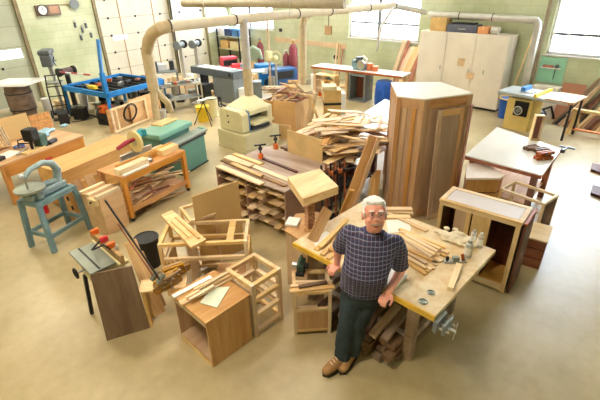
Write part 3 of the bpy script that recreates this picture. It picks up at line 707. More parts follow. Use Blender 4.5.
for k,(px,py,z,ang,lb) in enumerate([(531,149,0,.4,'dark wooden clamp nearest the box frame on the white table'),(540,151,0,.2,'second dark wooden clamp behind the stacked brown pair on the white table'),(543,159,0,.1,'lower brown clamp of the pair near right edge of the white table'),(544,158,.055,.3,'upper brown clamp of the pair near right edge of the white table')]):
    c = P(px,py,TW); h = thing('hand_clamp',lb,'clamp',(c.x,c.y,TW+z+.026),-.8+ang,'clamps on the white table')
    for yy in (-.03,.03): M().box(-.13,.13,yy-.02,yy+.02,-.025,.025).build('jaw', REDW if k>1 else WALNX, h, .004)
    for xx in (-.04,.06): M().cyl((xx,-.08,0),(xx,.1,0),.006,n=8).build('screw', STEEL, h)
c = P(563,152,TW); h = thing('edge_clamp','blue-black steel clamp fixed on the right edge of the white table','clamp',(c.x-.02,c.y,TW+.0))
M().box(-.05,.03,-.03,.03,0.001,.06).build('jaw', DARK, h, .006); M().beam((.03,0,.03),(.22,-.02,.03),.03,.02).build('bar', DARK, h)
M().beam((.18,-.12,.03),(.18,.1,.03),.02,.02).build('handle', mat('steel_blue',(60,84,110),.4), h)
# --- yellow table saw
t = thing('table_saw','yellow cabinet table saw with grey wing and black handwheel near white wardrobe','table saw',(9.45,2.95,0),rad(-4))
q1 = [P(x,y,.86) for x,y in ((500,98),(524,107),(533,92),(512,88))]
t.location = (0,0,0); t.rotation_euler.z = 0
b = [P(x,y,0) for x,y in ((501,127),(527,133))]
u = (b[1]-b[0]).normalized(); w = V((-u.y,u.x,0)); w = w if w.x>0 else -w; L = (b[1]-b[0]).length
O = b[0]; t.location = O; t.rotation_euler.z = math.atan2(u.y,u.x); sg = 1 if V((-u.y,u.x,0)).dot(w)>0 else -1
def yb(m, x0,x1,y0_,y1_,z0,z1): return m.box(x0,x1,min(sg*y0_,sg*y1_),max(sg*y0_,sg*y1_),z0,z1)
yb(M(),.02,L-.02,.0,.6,.0,.74).build('cabinet', mat('saw_yellow',(210,184,110),.5,var=.06), t, .01)
yb(M(),L*.35,L*.85,-.05,-.001,.36,.7).build('motor_plate', BLACK, t, .01)
M().torus((L*.55,-sg*.1,.5),.09,.014,(0,1,0)).build('handwheel', STEEL, t, smooth=True)
M().cyl((L*.55,0,.5),(L*.55,-sg*.12,.5),.05).build('hub', IRON, t, smooth=True)
yb(M(),-.22,L+.22,-.08,.7,.82,.86).build('table_top', mat('ground_steel',(196,202,204),.3,.3,var=.05), t, .003); yb(M(),.1,L-.1,.05,.55,.74,.82).build('trunnion', DARK, t)
yb(M(),-.2,L+.7,-.13,-.09,.8,.84).build('fence_rail', STEEL, t)
yb(M(),L+.22,L+.8,-.08,.75,.83,.87).build('extension_table', BIRCH, t, .003)
for y in (.0,.62): yb(M(),L+.72,L+.76,y,y+.05,0,.83).build('leg', DARK, t)
yb(M(),L+.0,L+.06,-.14,.74,.861,.93).build('rip_fence', YEL, t, .004)
yb(M(),L*.3,L*.3+.3,.15,.32,.861,.89).build('blade_insert', WHITE, t, .003)
yb(M(),L*.35,L*.35+.1,.1,.5,.89,.99).build('blade_guard', SKYB, t, .02)
c = P(493,109,0); t = thing('blue_bin','bright blue tub on the floor between white wardrobe and yellow table saw','tub',(11.35,3.5,0))
M().tube([(0,0,0),(0,0,.5)],[.18,.22],20).build('body', DBLUE, t, smooth=True); M().torus((0,0,.5),.22,.015,n=20).build('rim', YEL, t, smooth=True)
# --- white wardrobe cabinets
WC = mat('stained_white_paint', (232,222,206), .55, var=.08, scale=1.6)
t = thing('white_wardrobe','large stained white double storage cupboard against the right wall under steel pipe','cupboard',(11.6,3.86,0))
y1 = PX(420,35,11.6).y-3.86; HH = 1.93
M().box(.02,.6,0,y1,.06,HH).build('body', WC, t, .005); M().box(.05,.58,.03,y1-.03,0,.06).build('plinth', DARK, t)
for k in range(3): M().box(.0,.02,.01+y1/3*k,y1/3*(k+1)-.01,.08,HH-.02).build('door', WC, t, .003)
for k,dr in enumerate([o_ for o_ in C.objects if o_.parent is t and o_.name.startswith('door')]):
    M().box(-.012,.0,y1/3*k+(.08 if k else .5),y1/3*k+(.1 if k else .52),.95,1.05).build('handle', IRON, dr)
M().box(-.006,-.001,1.05,1.25,1.1,1.3).build('rust_mark', mat('rust_stain',(210,176,134),.7,var=.2,scale=9), t); M().box(-.006,-.001,.75,.95,.78,.95).build('rust_mark', mat('rust_stain',(210,176,134)), t)
for nm,lb,px0,px1,zh,ma_,cat in (('cardboard_box','brown carton on top of the white cupboard at its left end',430,446,.34,mat('carton',(206,168,106),.8),'box'),('tool_chest','long slate toolbox on top of the white cupboard',447,477,.2,mat('slate_tool',(96,98,116),.5),'toolbox'),('orange_box','small orange-brown box on top of cupboard beside the slate toolbox',478,489,.17,mat('amber_box',(214,150,96),.6),'box')):
    yA, yB = PX(px0,30,11.75).y, PX(px1,30,11.75).y
    tt = thing(nm, lb, cat, (11.72,yB,HH)); M().box(0,.35,0,yA-yB,0,zh).build('body', ma_, tt, .01)
    if nm == 'tool_chest': M().box(.05,.3,.1,yA-yB-.1,zh,zh+.04).build('lid', DARK, tt, .01); M().box(-.02,0,.3,.5,.08,.1).build('handle', STEEL, tt)
    else: M().box(-.003,.353,(yA-yB)/2-.02,(yA-yB)/2+.02,zh-.05,zh+.003).build('tape', mat('tape',(226,196,150)), tt)
yA = PX(495,30,11.8).y; o = M().cyl((0,-.1,.09),(0,.1,.09),.09).build('filter_canister', GALV, None, smooth=True, loc=(11.85,yA,HH)); tag(o,'round steel canister lying at the right end of cupboard top','canister')
# --- steel dust pipe on the right wall
t = thing('dust_pipe','galvanised pipe running along right wall above cupboard then down to the floor','pipe',(0,0,0))
px_ = 11.95
M().tube([(px_,6.3,2.33),(px_,3.55,2.3)],.085).build('horizontal_run', GALV, t, smooth=True)
M().tube([(px_,3.57,2.3),(px_,3.46,2.29),(px_,3.4,2.23),(px_,3.38,2.12)],.088).build('elbow', GALV, t, smooth=True)
M().tube([(px_,3.38,2.14),(px_,3.38,.0)],.085).build('down_pipe', GALV, t, smooth=True)
for y in (5.4,4.5): M().torus((px_,y,2.32),.09,.01,(0,1,0)).build('joint_band', DARK, t, smooth=True)
board('lath_stick', (11.7,3.64,.02), (12.2,3.5,2.15), .03,.02, PINE, 'long thin pale stick leaning in the wall corner by steel pipe','stick')
# mint board
t = thing('mint_board','mint green wall board with tool ledge under the right-hand window','wall board',(WX-.03,2.62,.82))
M().box(0,.028,0,.6,0,.62).build('board', MINT, t, .004); M().box(-.1,0,.08,.55,.36,.38).build('ledge', PAPER, t)
M().box(-.08,-.02,.25,.5,.381,.44).build('tool_block', REDW, t, .006); M().cyl((-.05,.2,.38),(-.05,.2,.1),.012).build('hanging_tool', DARK, t)
M().ball((-.05,.18,.42),.05).build('tool_head', GREYD, t, smooth=True)
t = thing('wall_cabinet','low white cupboard under mint wall board behind yellow saw extension','cupboard',(11.9,2.55,0)); M().box(0,.3,0,.62,0,.78).build('body', mat('off_white_cupboard',(226,216,204),.6,var=.04), t, .004)
M().box(-.012,0,.02,.3,.05,.75).build('door', mat('off_white_cupboard',(226,216,204)), t); M().box(-.012,0,.32,.6,.05,.75).build('door', mat('off_white_cupboard',(226,216,204)), t)
board('brown_sheet', (11.86,2.3,.02),(12.18,2.3,.88),.5,.02, mat('brown_hardboard',(172,116,88),.6,var=.08), 'red-brown hardboard sheet leaning below the right window','sheet', up=(1,0,0))
t = thing('small_vacuum','dark low shop tool on the floor behind saw extension table','tool',(11.45,2.75,0)); M().ball((0,0,.18),(.22,.16,.15)).build('body', DARK, t, smooth=True); M().tube([(0,0,.3),(.1,-.2,.4),(.2,-.3,.1)],.03).build('hose', BLACK, t, smooth=True)
# lumber leaning below right window
rr = random.Random(11)
cols = [CHERRYH,WALNX,PINE,REDW,SCRAPD,LATH,DARKW,MAPLE]
for k in range(34):
    f = k/33; y0 = 2.15-f*1.7; bx = 11.35+.25*rr.random(); top = .85+.4*rr.random()+.45*f
    ma_ = [SCRAPD,DARK,PINE,CHERRYH,LATH,REDW,WALNX,DARKW][k%8]
    board('leaning_plank', (bx-.1*f,y0+.25,.02),(12.16,y0-.42+.1*rr.random(),top), .05+.05*rr.random(),.02, ma_, 'long board leaning in the lumber pile below the right window', 'board','boards leaning below the right window', up=(1,0,0))
t = thing('saw_horse','low pale trestle in front of the leaning lumber','trestle',(11.1,1.55,0),rad(90))
M().box(-.5,.45,-.05,.05,.5,.56).build('beam', PINE, t, .003)
for x in (-.35,.35):
    for s_ in (-1,1): M().beam((x,0,.5),(x+.05*s_,s_*.2,0),.09,.025).build('leg', PINE, t)
board('low_rail_board', (11.0,1.9,.12),(11.05,.9,.12), .1,.025, mat('orange_board',(214,130,70),.6), 'orange-brown board on the floor under the pale trestle','board')
for px,py,lb in ((597,172,'upper dark wedge of wood on floor at the right edge'),(598,196,'lower dark wedge of wood on the floor at the right edge')):
    c = P(px,py,0); o = M().prism([(0,0),(.42,-.15),(.45,.35),(.1,.3)],0,.05).build('wood_wedge', DARKW, None, .003, loc=(c.x-.15,c.y-.2,0.001)); tag(o, lb,'wood block')
# --- assembly bench with open shelves
A, a, L_, W_ = rect((215,167),(285,192),(335,165), .74)
t = thing('assembly_bench','low wide assembly bench with worn brown top and open shelves of boards','bench',(A.x,A.y,0),a)
aA, aa = A, a
def al(x,y,z): return V((aA.x,aA.y,0)) + V((math.cos(aa)*x-math.sin(aa)*y, math.sin(aa)*x+math.cos(aa)*y, z))
W_ = min(W_,1.25); AW, AL = W_, L_
TOPG = wood('worn_grey_top',(186,166,150),(150,126,110),scale=2.2,stretch=(.15,1,1),rnd=0)
M().box(0,L_,0,W_,.715,.74).build('top', TOPG, t, .003)
M().box(L_-.03,L_-.002,.01,W_-.01,0,.715).build('end_panel', PINKW, t); M().box(.002,.03,.01,W_-.01,0,.715).build('end_panel', PINKW, t)
M().box(.03,L_-.03,W_*.55,W_*.57,0,.715).build('back_panel', DARKW, t)
for x in (L_*.45,): M().box(x,x+.025,.01,W_*.55,0,.715).build('divider', PINKW, t)
for z in (.06,.24,.42,.58):
    M().box(.03,L_*.45,.02,W_*.54,z,z+.018).build('shelf', MAPLE, t); M().box(L_*.45+.025,L_-.03,.02,W_*.54,z+.03,z+.048).build('shelf', MAPLE, t)
rr = random.Random(5)
for bay,(x0,x1,dz) in enumerate(((.06,L_*.45-.02,0),(L_*.45+.05,L_-.06,.03))):
    for si,z in enumerate((.06,.24,.42,.58)):
        for k in range(3):
            u = x0+(x1-x0)*(.14+.36*k); 
            board('shelved_board', al(u,-.03+rr.uniform(-.05,.04),z+dz+.0285), al(u+rr.uniform(-.03,.03),.55,z+dz+.0285), .09+.05*rr.random(),.018, (SCRAP,LATH,MAPLE,SCRAPD)[(k+si)%4], 'short pale board sticking out of the assembly bench shelves','board','boards on the assembly bench shelves')
g = 'boards along the left end of the assembly bench top'
for k,(a_,b_,dz,w_,lb) in enumerate([((219,166),(262,184),0,.1,'pale board along the open front edge of the assembly bench'),((222,160),(286,186),0,.07,'dark-edged board second from the front of the assembly bench'),((228,156),(290,181),0,.09,'long whitish board on the assembly bench'),((226,157),(252,166),.022,.11,'short wide blond board on top of the others at the left of assembly bench'),((232,163),(262,176),.022,.07,'middle short board stacked on assembly bench boards'),((234,154),(262,164),0,.08,'short blond board at the back left corner of assembly bench')]):
    board('loose_board', P(*a_,.751+dz), P(*b_,.751+dz), w_, .02, (LATH,SCRAPD,PINE,MAPLE,SCRAP,LATH)[k], lb, 'board')
board('dark_bar', P(262,158,.752), P(297,172,.752), .05,.02, DARKW, 'long dark brown bar lying across the assembly bench top','bar')
for px,py,lb in ((261,159,'left orange-handled bar clamp standing on assembly bench'),(276,149,'right orange-handled bar clamp standing on assembly bench')):
    c = P(px,py,.74); h = thing('bar_clamp',lb,'clamp',(c.x,c.y,.742))
    M().box(-.03,.03,-.03,.03,0,.1).build('jaw', ORPL, h, .006); M().beam((0,0,.1),(0,0,.24),.03,.012).build('bar', DARK, h); M().beam((-.08,.05,.24),(.08,-.05,.24),.022,.022).build('handle', BLACK, h); M().beam((0,0,.15),(.0,.0,.2),.05,.04).build('sliding_jaw', DARK, h)
# blotchy panel behind it
p0, p1 = P(287,130,1.12), P(322,140,1.12); d = (p1-p0).normalized(); n = V((-d.y,d.x,0))
BLOT = mat('blotchy_ply',(212,180,128),.7,var=.22,scale=2.2)
o = M().ext([V((p0.x,p0.y,.005)),V((p1.x,p1.y,.005)),p1,p0], n*.02).build('plywood_sheet', BLOT); tag(o,'stained pale plywood sheet standing behind the assembly bench','panel')
# --- table with the big offcut pile
t = thing('pile_table','dark low table buried under the big heap of offcuts','table',(5.25,4.3,0))
M().box(-.62,.65,-.62,.65,.72,.76).build('top', WALNX, t)
for x in (-.55,.55):
    for y in (-.5,.55): M().box(x-.04,x+.04,y-.04,y+.04,0,.72).build('leg', DARKW, t)
M().box(-.6,.6,-.55,.6,.2,.23).build('shelf', DARKW, t)
pile(96,(5.4,4.12),(1.05,1.1),.762,[SCRAP,SCRAP,LATH,SCRAP,PINE,CHERRYH],'sawn offcut in the big heap beyond the assembly bench','offcuts in the big heap', lens=(.35,.75),ws=(.06,.17),ts=(.008,.015),rz=-.3,spread=.5,rnd=random.Random(21))
pile(26,(5.25,4.3),(.9,.8),.232,[SCRAPD,DARKW,SCRAP],'dark offcut on the shelf below the big heap','dark offcuts below the heap', lens=(.3,.7),ws=(.06,.12),ts=(.02,.04),spread=.5,rnd=random.Random(22))
# planks leaning against it
for k,(tp,bt,w_,lb,ma_) in enumerate([((374,136),(341,222),.14,'tall blond plank leaning in front of the offcut heap, behind the man',CHERRYH),((379,137),(349,222),.05,'narrow tall tan strip leaning beside the tall blond plank',CHERRYH)]):
    board('leaning_plank', P(*tp,1.32), P(*bt,.02), w_,.035, ma_, lb, 'plank', up=(.6,.7,0))
board('leaning_plank', P(352,190,.75), P(340,216,.05), .06,.03, BIRCH, 'short blond board leaning at the foot of the tall plank','plank', up=(.6,.7,0))
for k in range(6):
    c = P(323+4.5*k, 205-1.2*k, .3); h = thing('pipe_clamp','upright dark pipe clamp in the row between slab box and tall plank','clamp',(c.x,c.y,0),.3,'upright pipe clamps by the assembly bench')
    M().beam((0,0,0),(.04,.05,.92),.032,.018).build('pipe', (DARK,REDW)[k%2], h); M().box(-.02,.06,-.03,.07,.0,.06).build('foot_jaw', DARK, h, .004); M().box(.0,.09,.01,.09,.74,.8).build('head_jaw', (mat('clamp_orange',(190,104,50)),DARK)[k%2], h, .004)
c = P(344,206,0); t = thing('swivel_stool_base','chrome five-foot caster base under the offcut heap','stool',(c.x,c.y,0))
for k in range(5):
    a_ = k*1.2566+.3; x,y = math.cos(a_)*.27, math.sin(a_)*.27
    M().beam((0,0,.14),(x,y,.085),.04,.03).build('foot', STEEL, t); M().cyl((x-.012,y,.035),(x+.012,y,.035),.035).build('caster', BLACK, t)
M().cyl((0,0,.14),(0,0,.4),.03).build('column', STEEL, t); M().cyl((0,0,.4),(0,0,.46),.17).build('seat', BLACK, t)
# --- left white table
q = [P(x, y, .82) for x, y in ((352,124),(386,136),(402,106),(368,99))]
q = [P(350,122,.82),P(390,136,.82),P(412,110,.82),P(385,99,.82)]
c = sum(q, V((0,0,0)))/4; l_ = [(v.x-c.x,v.y-c.y) for v in q]
t = thing('white_table','white-topped table with rusty wood edge left of the tall cabinet','table',(c.x,c.y,0))
M().prism(l_,.80,.82).build('top', WHITEL, t); M().prism([(x*.995,y*.995) for x,y in l_],.72,.798).build('edge_frame', REDW, t)
for x,y in l_: M().box(x*.85-.04,x*.85+.04,y*.85-.04,y*.85+.04,0,.72).build('leg', REDZ, t)
board('short_stick', P(369,116,.83),P(376,120,.83), .035,.018, CHERRYH, 'short brown stick on the left white table','stick')
o = M().box(-.06,.06,-.04,.04,0,.07).build('stapler_box', mat('terracotta',(150,80,60)), None, .01, loc=P(358,119,.821)); tag(o,'small dark red block on near corner of the left white table','block')
# --- boards leaning by tall cabinet lower left
for k in range(5):
    b = P(384+k*2.5,214,0); board('leaning_plank', (b.x-.25-.02*k,b.y+.12,.02),(b.x-.1-.02*k,b.y+.2,.6+.05*k), .07,.02, (PINE,SCRAP,LATH,CHERRYH,PINE)[k], 'short upright board leaning left of the tall cabinet','board','short boards beside the tall cabinet', up=(.6,.7,0)) if k<4 else None
# --- planer
A, a, L_, W_ = rect((222,145),(246,153),(270,138), 0)
t = thing('thickness_planer','cream thickness planer with hood joined to the overhead duct','planer',(A.x,A.y,0),a)
L, Wd = L_, W_
M().box(-.07,L+.07,-.05,Wd+.02,0,.04).build('plinth', CREAMD, t, .004)
M().box(-.05,L+.05,-.04,Wd,.04,.4).build('base', CREAMD, t, .015)
m = M(); m.ext([(.02+x,.03,z) for x,z in ((0,.42),(L-.1,.42),(L-.1,.78),(L-.16,.86),(L*.3,.86),(.06,.83),(0,.76))],(0,.2,0)); 
m = M(); m.ext([(x,y_,z) for x,z in ((.03,.42),(L-.05,.42),(L-.05,.80),(L-.13,.87),(.12,.87),(.03,.8)) for y_ in (.0,)],(0,.2,0)); m.build('side_housing', CREAM, t, .01)
m = M(); m.ext([(x,.2,z) for x,z in ((.03,.42),(L-.05,.42),(L-.05,.80),(L-.13,.87),(.12,.87),(.03,.8))],(0,.03,0)); m.build('housing_seam', SKYB, t)
M().box(.05,L-.1,Wd-.2,Wd-.05,.42,.85).build('far_housing', CREAMD, t, .01)
M().box(.05,L*.55,.23,Wd-.2,.42,.85).build('cutter_body', CREAMD, t)
M().box(L*.55,L*.62,.24,Wd-.2,.45,.85).build('throat', BLACK, t)
M().box(L*.5,L+.08,.24,Wd-.18,.56,.61).build('table', CREAM, t, .004)
M().box(L*.6,L-.04,.23,Wd-.18,.76,.86).build('front_cover', CREAM, t, .01)
M().box(L*.62,L-.02,.26,Wd-.22,.43,.5).build('gearbox', DARK, t, .01)
hx, hy = L*.38, Wd*.66
M().hexa([(.05,.2,.87),(L-.1,.2,.87),(L-.1,Wd-.15,.87),(.05,Wd-.15,.87),(hx-.1,hy-.1,1.04),(hx+.1,hy-.1,1.04),(hx+.1,hy+.1,1.04),(hx-.1,hy+.1,1.04)]).build('dust_hood', CREAM, t, .01)
for z in (.6,.74): M().cyl((L*.4,-.012,z),(L*.4,.0,z),.02).build('cover_knob', BLACK, t)
M().torus((L*.2,-.05,.98),.06,.012,(0,1,0)).build('handwheel', DARK, t, smooth=True); M().cyl((L*.2,-.05,.98),(L*.2,.1,.9),.02).build('wheel_shaft', DARK, t)
hp = V((A.x,A.y,0))+V((math.cos(a)*hx-math.sin(a)*hy, math.sin(a)*hx+math.cos(a)*hy,1.03))
# --- overhead dust duct with its drops
t = thing('overhead_duct','long tan overhead dust duct with drops to green jointer, planer and scrap bin','duct',(0,0,0))
J = P(159,118,.9)
z_ = 2.6; P1 = P(169,26,z_); P2 = V((7.5,7.25,z_)); P3 = V((10.9,6.85,2.6)); P4 = V((11.93,6.42,2.38))
jt = P(153,86,1.5); up_ = P(147,52,2.12)
bend = [jt-V((0,0,.08)), jt.lerp(up_,.5), up_, P(148.5,41,2.34), P(153,33,2.48), P(160,28.5,2.57), P1]
M().tube(bend,.11,14).build('flexible_bend', DUCT, t, smooth=True)
M().tube([P1,P2,P3],.095,14).build('main_run', mat('pale_tan_duct',(222,208,182),.5,var=.06), t, smooth=True)
M().tube([P3,P3.lerp(P4,.6),P4],.075,12).build('end_run', GALV, t, smooth=True)
for q_ in (P1, P1.lerp(P2,.45), P2, P2.lerp(P3,.3), P2.lerp(P3,.7), P3): M().torus(q_,.1,.012,(P2-P1)).build('joint_band', DARK, t, smooth=True)
for e_ in (P(157,119,.85), P(171,112,.85)): M().tube([jt, jt.lerp(e_+V((0,0,.15)),.3)-V((0,0,.04)), jt.lerp(e_+V((0,0,.15)),.9), e_],.07,12).build('branch_hose', DUCT, t, smooth=True)
dp = V((hp.x,hp.y,0))
M().tube([V((dp.x,dp.y,2.6)), V((dp.x,dp.y,1.6))],.09,14).build('planer_drop', GALV, t, smooth=True)
M().tube([V((dp.x,dp.y,1.62)), V((dp.x,dp.y,1.35)).lerp(V((hp.x,hp.y,1.35)),.4), V((hp.x,hp.y,1.03))],.1,14).build('planer_hose', DUCT, t, smooth=True)
q_ = V((7.66,7.26,0)); M().tube([V((7.95,7.22,2.6)),V((7.76,7.25,2.52)),V((7.68,7.26,2.3)),V((7.66,7.26,.98))],.085,14).build('bin_drop', DUCT, t, smooth=True)
M().tube([P(393,8,2.58),P(381,27,2.0),P(377,50,1.2)],.04,10).build('narrow_hose', WHITE, t, smooth=True)
for px in (205,290): 
    q_ = P(px,18,2.6); M().cyl(q_,V((q_.x,q_.y,CZ)),.008,n=6).build('hanger_rod', STEEL, t)
t = thing('beam_duct','straight tan duct running under the ceiling near the back corner','duct',(0,0,0)); M().tube([P(183,3,2.85),P(345,4,2.85)],.09,14).build('run', mat('dull_tan_duct',(176,164,140),.6,var=.1), t, smooth=True)
for px in (220,300): q_ = P(px,3,2.85); M().cyl(q_,V((q_.x,q_.y,CZ)),.01,n=6).build('hanger_rod', STEEL, t)
# --- scrap bin with heap
t = thing('scrap_bin','square wooden bin heaped with thin brown offcuts beside planer','bin',(7.15,7.3,0),.2)
M().box(-.45,.45,-.45,.45,0,.06).build('base', BIRCH, t)
for x0,x1,ya,yb_ in ((-.45,.45,-.45,-.42),(-.45,.45,.42,.45),(-.45,-.42,-.42,.42),(.42,.45,-.42,.42)): M().box(x0,x1,ya,yb_,.06,.72).build('side', BIRCHZ, t)
M().box(-.41,.41,-.41,.41,.06,.66).build('sawdust_fill', SCRAPD, t)
pile(50,(7.15,7.3),(.8,.8),.722,[SCRAP,LATH,CHERRYH,REDW,SCRAPD],'thin brown offcut in the heap on wooden scrap bin','offcuts on the scrap bin', lens=(.25,.8),ws=(.03,.1),ts=(.01,.02),spread=1.0,rnd=random.Random(31))
p0,p1 = P(275,137,0),P(296,139,0); d=(p1-p0).normalized(); n=V((-d.y,d.x,0))
o = M().ext([p0,p1,p1+V((.06,.06,.84)),p0+V((.06,.06,.84))],n*.02).build('fibreboard_sheet', MDFD); tag(o,'warm tan fibreboard panel leaning on scrap bin right of planer','panel')
p0,p1 = P(279,138,0),P(291,139.5,0); d=(p1-p0).normalized(); n=V((-d.y,d.x,0)); t = thing('miniature_door_blank','small square framed door standing against the tan fibreboard panel','frame',(p0.x-.03,p0.y-.03,0),math.atan2(d.y,d.x)); L=(p1-p0).length
for x0,x1,z0,z1 in ((0,.05,0,.36),(L-.05,L,0,.36),(.05,L-.05,0,.05),(.05,L-.05,.31,.36)): M().box(x0,x1,-.02,0,z0,z1).build('stile' if z1-z0>.2 else 'rail', LATH, t, .002)
M().box(.05,L-.05,-.012,-.006,.05,.31).build('panel', MDF, t)
t = thing('stick_easel','pale folding stick trestle with crossed legs right of the scrap bin','trestle',(0,0,0))
for a_,b_ in (((315,91),(304,131)),((309,95),(321,128)),((316,93),(311,124))): M().beam(P(*a_,.95),P(*b_,.02),.06,.03,(.6,.7,0)).build('leg', PINE, t)
# --- yellow-tan sander
c = P(330,124,0); t = thing('drum_sander','tan boxy sanding machine with black band right of stick trestle','machine',(c.x+.15,c.y+.05,0),-.78)
M().box(-.22,.22,-.02,.4,0,.45).build('base_cabinet', mat('machine_tan',(206,172,110),.5), t, .01); M().box(-.22,.22,-.03,.4,.45,.5).build('black_band', BLACK, t)
M().box(-.22,.22,-.0,.4,.5,.82).build('upper_cabinet', mat('machine_tan',(206,172,110)), t, .01); M().box(-.26,.1,-.05,.3,.82,.93).build('drum_cover', CREAMD, t, .02)
M().box(.22,.34,.05,.35,0,.72).build('side_post', WHITE, t, .01)
# --- green bandsaw-like frame behind the planer
t = thing('band_saw','grey-green arched band saw standing behind the planer duct','band saw', (P(256,97,0).x,P(256,97,0).y,0),-.7)
M().box(-.25,.2,-.2,.2,0,.5).build('base', GREYM, t, .01); M().tube([(-.2,0,.5),(-.24,0,1.0),(-.18,0,1.35),(0,0,1.5),(.18,0,1.4),(.24,0,1.15)],.07).build('frame_arch', mat('sage_enamel',(140,156,138),.5), t, smooth=True)
M().box(-.2,.3,-.25,.25,.78,.82).build('table', IRON, t, .004); M().cyl((-.02,-.06,1.3),(-.02,.06,1.3),.2).build('upper_wheel', mat('sage_enamel',(140,156,138)), t, smooth=True)
# --- green jointer
A, a, L_, W_ = rect((159,136),(192,121),(150,126), .84)
t = thing('green_machine','green enamelled jointer with twin dust hoses on top, right of orange bench','jointer',(A.x,A.y,0),a)
W_ = abs(W_) if W_>0 else W_; s_ = 1 if W_>0 else -1; W = abs(W_)
def gb(x0,x1,y0_,y1_,z0,z1,nm,ma_,bv=.01): M().box(x0,x1,min(s_*y0_,s_*y1_),max(s_*y0_,s_*y1_),z0,z1).build(nm, ma_, t, bv)
gb(0,L_,0,W,.74,.84,'hood',GREEN,.02); gb(.06,L_-.06,.05,W-.05,.0,.74,'body',GREEND)
gb(.06,L_+.1,-.28,-.02,.64,.68,'bed',IRON,.004); gb(.2,L_+.02,-.24,.04,0,.58,'lower_cabinet',GREEND); gb(.15,L_+.06,-.26,.04,.58,.64,'cutter_slot',DARK,.004)
gb(.2,L_+.04,-.25,.05,0,.03,'plinth',BLACK,.002); gb(L_+.06,L_+.14,-.2,-.05,.6,.7,'fence_knob',GREEN,.02)
gb(L_*.45,L_*.95,W*.55,W*1.0,.842,.87,'push_board',LATH,.003)
TEAL = mat('teal_plastic', (40,140,150), .45, var=.06)
# --- long plywood box
A, a, L_, W_ = rect((62,172),(152,134),(44,161), .72)
t = thing('plywood_crate','long orange-tan plywood box lying behind the saw bench and scroll saw','box',(A.x,A.y,0),a)
W = abs(W_)*.9; L_ -= .3
M().box(0,L_,0,W,.45,.70).build('upper_box', BIRCH, t, .003); M().box(-.01,L_+.01,-.01,W+.01,.70,.72).build('lid', wood('tan_lid',(220,172,110),(200,150,90),scale=2.5,rnd=0), t, .002)
M().box(.03,L_-.03,.03,W-.03,.05,.45).build('lower_box', BIRCH, t); M().box(-.01,L_+.01,-.012,.0,.44,.47).build('lip', MAPLE, t)
cA, ca = A, a
def cl(x,y,z): return V((cA.x,cA.y,0)) + V((math.cos(ca)*x-math.sin(ca)*y, math.sin(ca)*x+math.cos(ca)*y, z))
for k,(x,w_,h,ma_,lb) in enumerate([(.12,.2,.64,BIRCHZ,'leftmost brown board with cut-outs leaning on the plywood box'),(.32,.2,.66,CHERRY,'second brown board leaning on the plywood box, with dark notches'),(.5,.15,.66,BIRCHZ,'third tall board leaning on plywood box, beside the tan side box')]):
    board('template_board', cl(x,-.2,.02), cl(x+.02,-.03,h), w_,.02, ma_, lb, 'board', up=(math.cos(ca),math.sin(ca),0)) if 0 else None
    o = M().box(-w_/2,w_/2,-.01,.01,0,h).build('template_board', ma_, None, .002); o.location = P((80,93,106)[k],(221,219,212)[k],.004); o.rotation_euler = (-.3,0,ca); tag(o, lb, 'board')
    if k < 2:
        for zz in (.2,.36): M().box(-.03,.0,-.012,-.0101,zz,zz+.07).build('notch', DARK, o)
# --- orange saw bench
A, a, L_, W_ = rect((122,178),(185,150),(97,170), .77)
W = abs(W_); W = min(W,.6)
t = thing('saw_bench','honey varnished bench on casters with scrap wood below and mitre saw on top','bench',(A.x,A.y,0),a)
sA, sa = A, a
def sl(x,y,z): return V((sA.x,sA.y,0)) + V((math.cos(sa)*x-math.sin(sa)*y, math.sin(sa)*x+math.cos(sa)*y, z))
M().box(0,L_,0,W,.75,.77).build('top', ORNG, t, .003)
M().box(.06,L_-.06,.005,.03,.66,.75).build('front_rail', ORNG, t, .002); M().box(.06,L_-.06,W-.03,W-.005,.66,.75).build('back_rail', ORNG, t, .002)
for x in (0,L_-.07):
    for y in (0,W-.07):
        lg = M().box(x,x+.07,y,y+.07,.07,.75).build('leg', ORNGZ, t, .004); M().cyl((x+.02,y+.035,.035),(x+.055,y+.035,.035),.034).build('caster', BLACK, lg)
M().box(.07,L_-.07,.0,.03,.16,.24).build('shelf_rail', ORNG, t, .002); M().box(.03,L_-.03,.03,W-.03,.16,.18).build('shelf', ORNG, t)
c = sl(L_/2,W/2,0)
pile(46,(c.x,c.y),(L_-.25,W-.2),.182,[SCRAP,SCRAPD,REDW,LATH],'thin scrap strip heaped on the saw bench shelf','scrap under the saw bench', lens=(.25,.85),ws=(.02,.06),ts=(.01,.02),rz=sa,spread=.4,rnd=random.Random(51))
pile(16,(c.x,c.y),(L_-.3,W-.15),.001,[SCRAP,SCRAPD,LATH],'thin scrap strip on the floor below the saw bench','scrap under the saw bench on the floor', lens=(.3,.8),ws=(.02,.05),ts=(.01,.02),rz=sa,spread=.35,rnd=random.Random(52))
# fence boards and blocks on the bench
def sboard(n_, x0,y0,x1,y1,z,w_,t_,ma_,lb,up=(0,0,1)): return board(n_, sl(x0,y0,z), sl(x1,y1,z), w_, t_, ma_, lb, 'board', up=up)
o = M().box(0,L_*.42,0,.14,0,.1).build('fence_box', PINE, None, .003); o.location = sl(.02,.05,.771); o.rotation_euler.z = sa; tag(o,'pale box-shaped fence on the left half of saw bench','fence')
o = M().box(0,.36,0,.16,0,.1).build('fence_box', PINE, None, .003); o.location = sl(L_-.4,.1,.771); o.rotation_euler.z = sa; tag(o,'shorter pale fence block on right end of saw bench','fence')
sboard('fence_board',.1,.235,L_*.95,.235,.835,.12,.02,BIRCH,'long tan upright board along the back of saw bench',up=(math.cos(sa+1.57),math.sin(sa+1.57),0))
sboard('white_strip',.04,.02,.5,.02,.784,.05,.02,WHITEL,'flat white board beside the pale fence on saw bench')
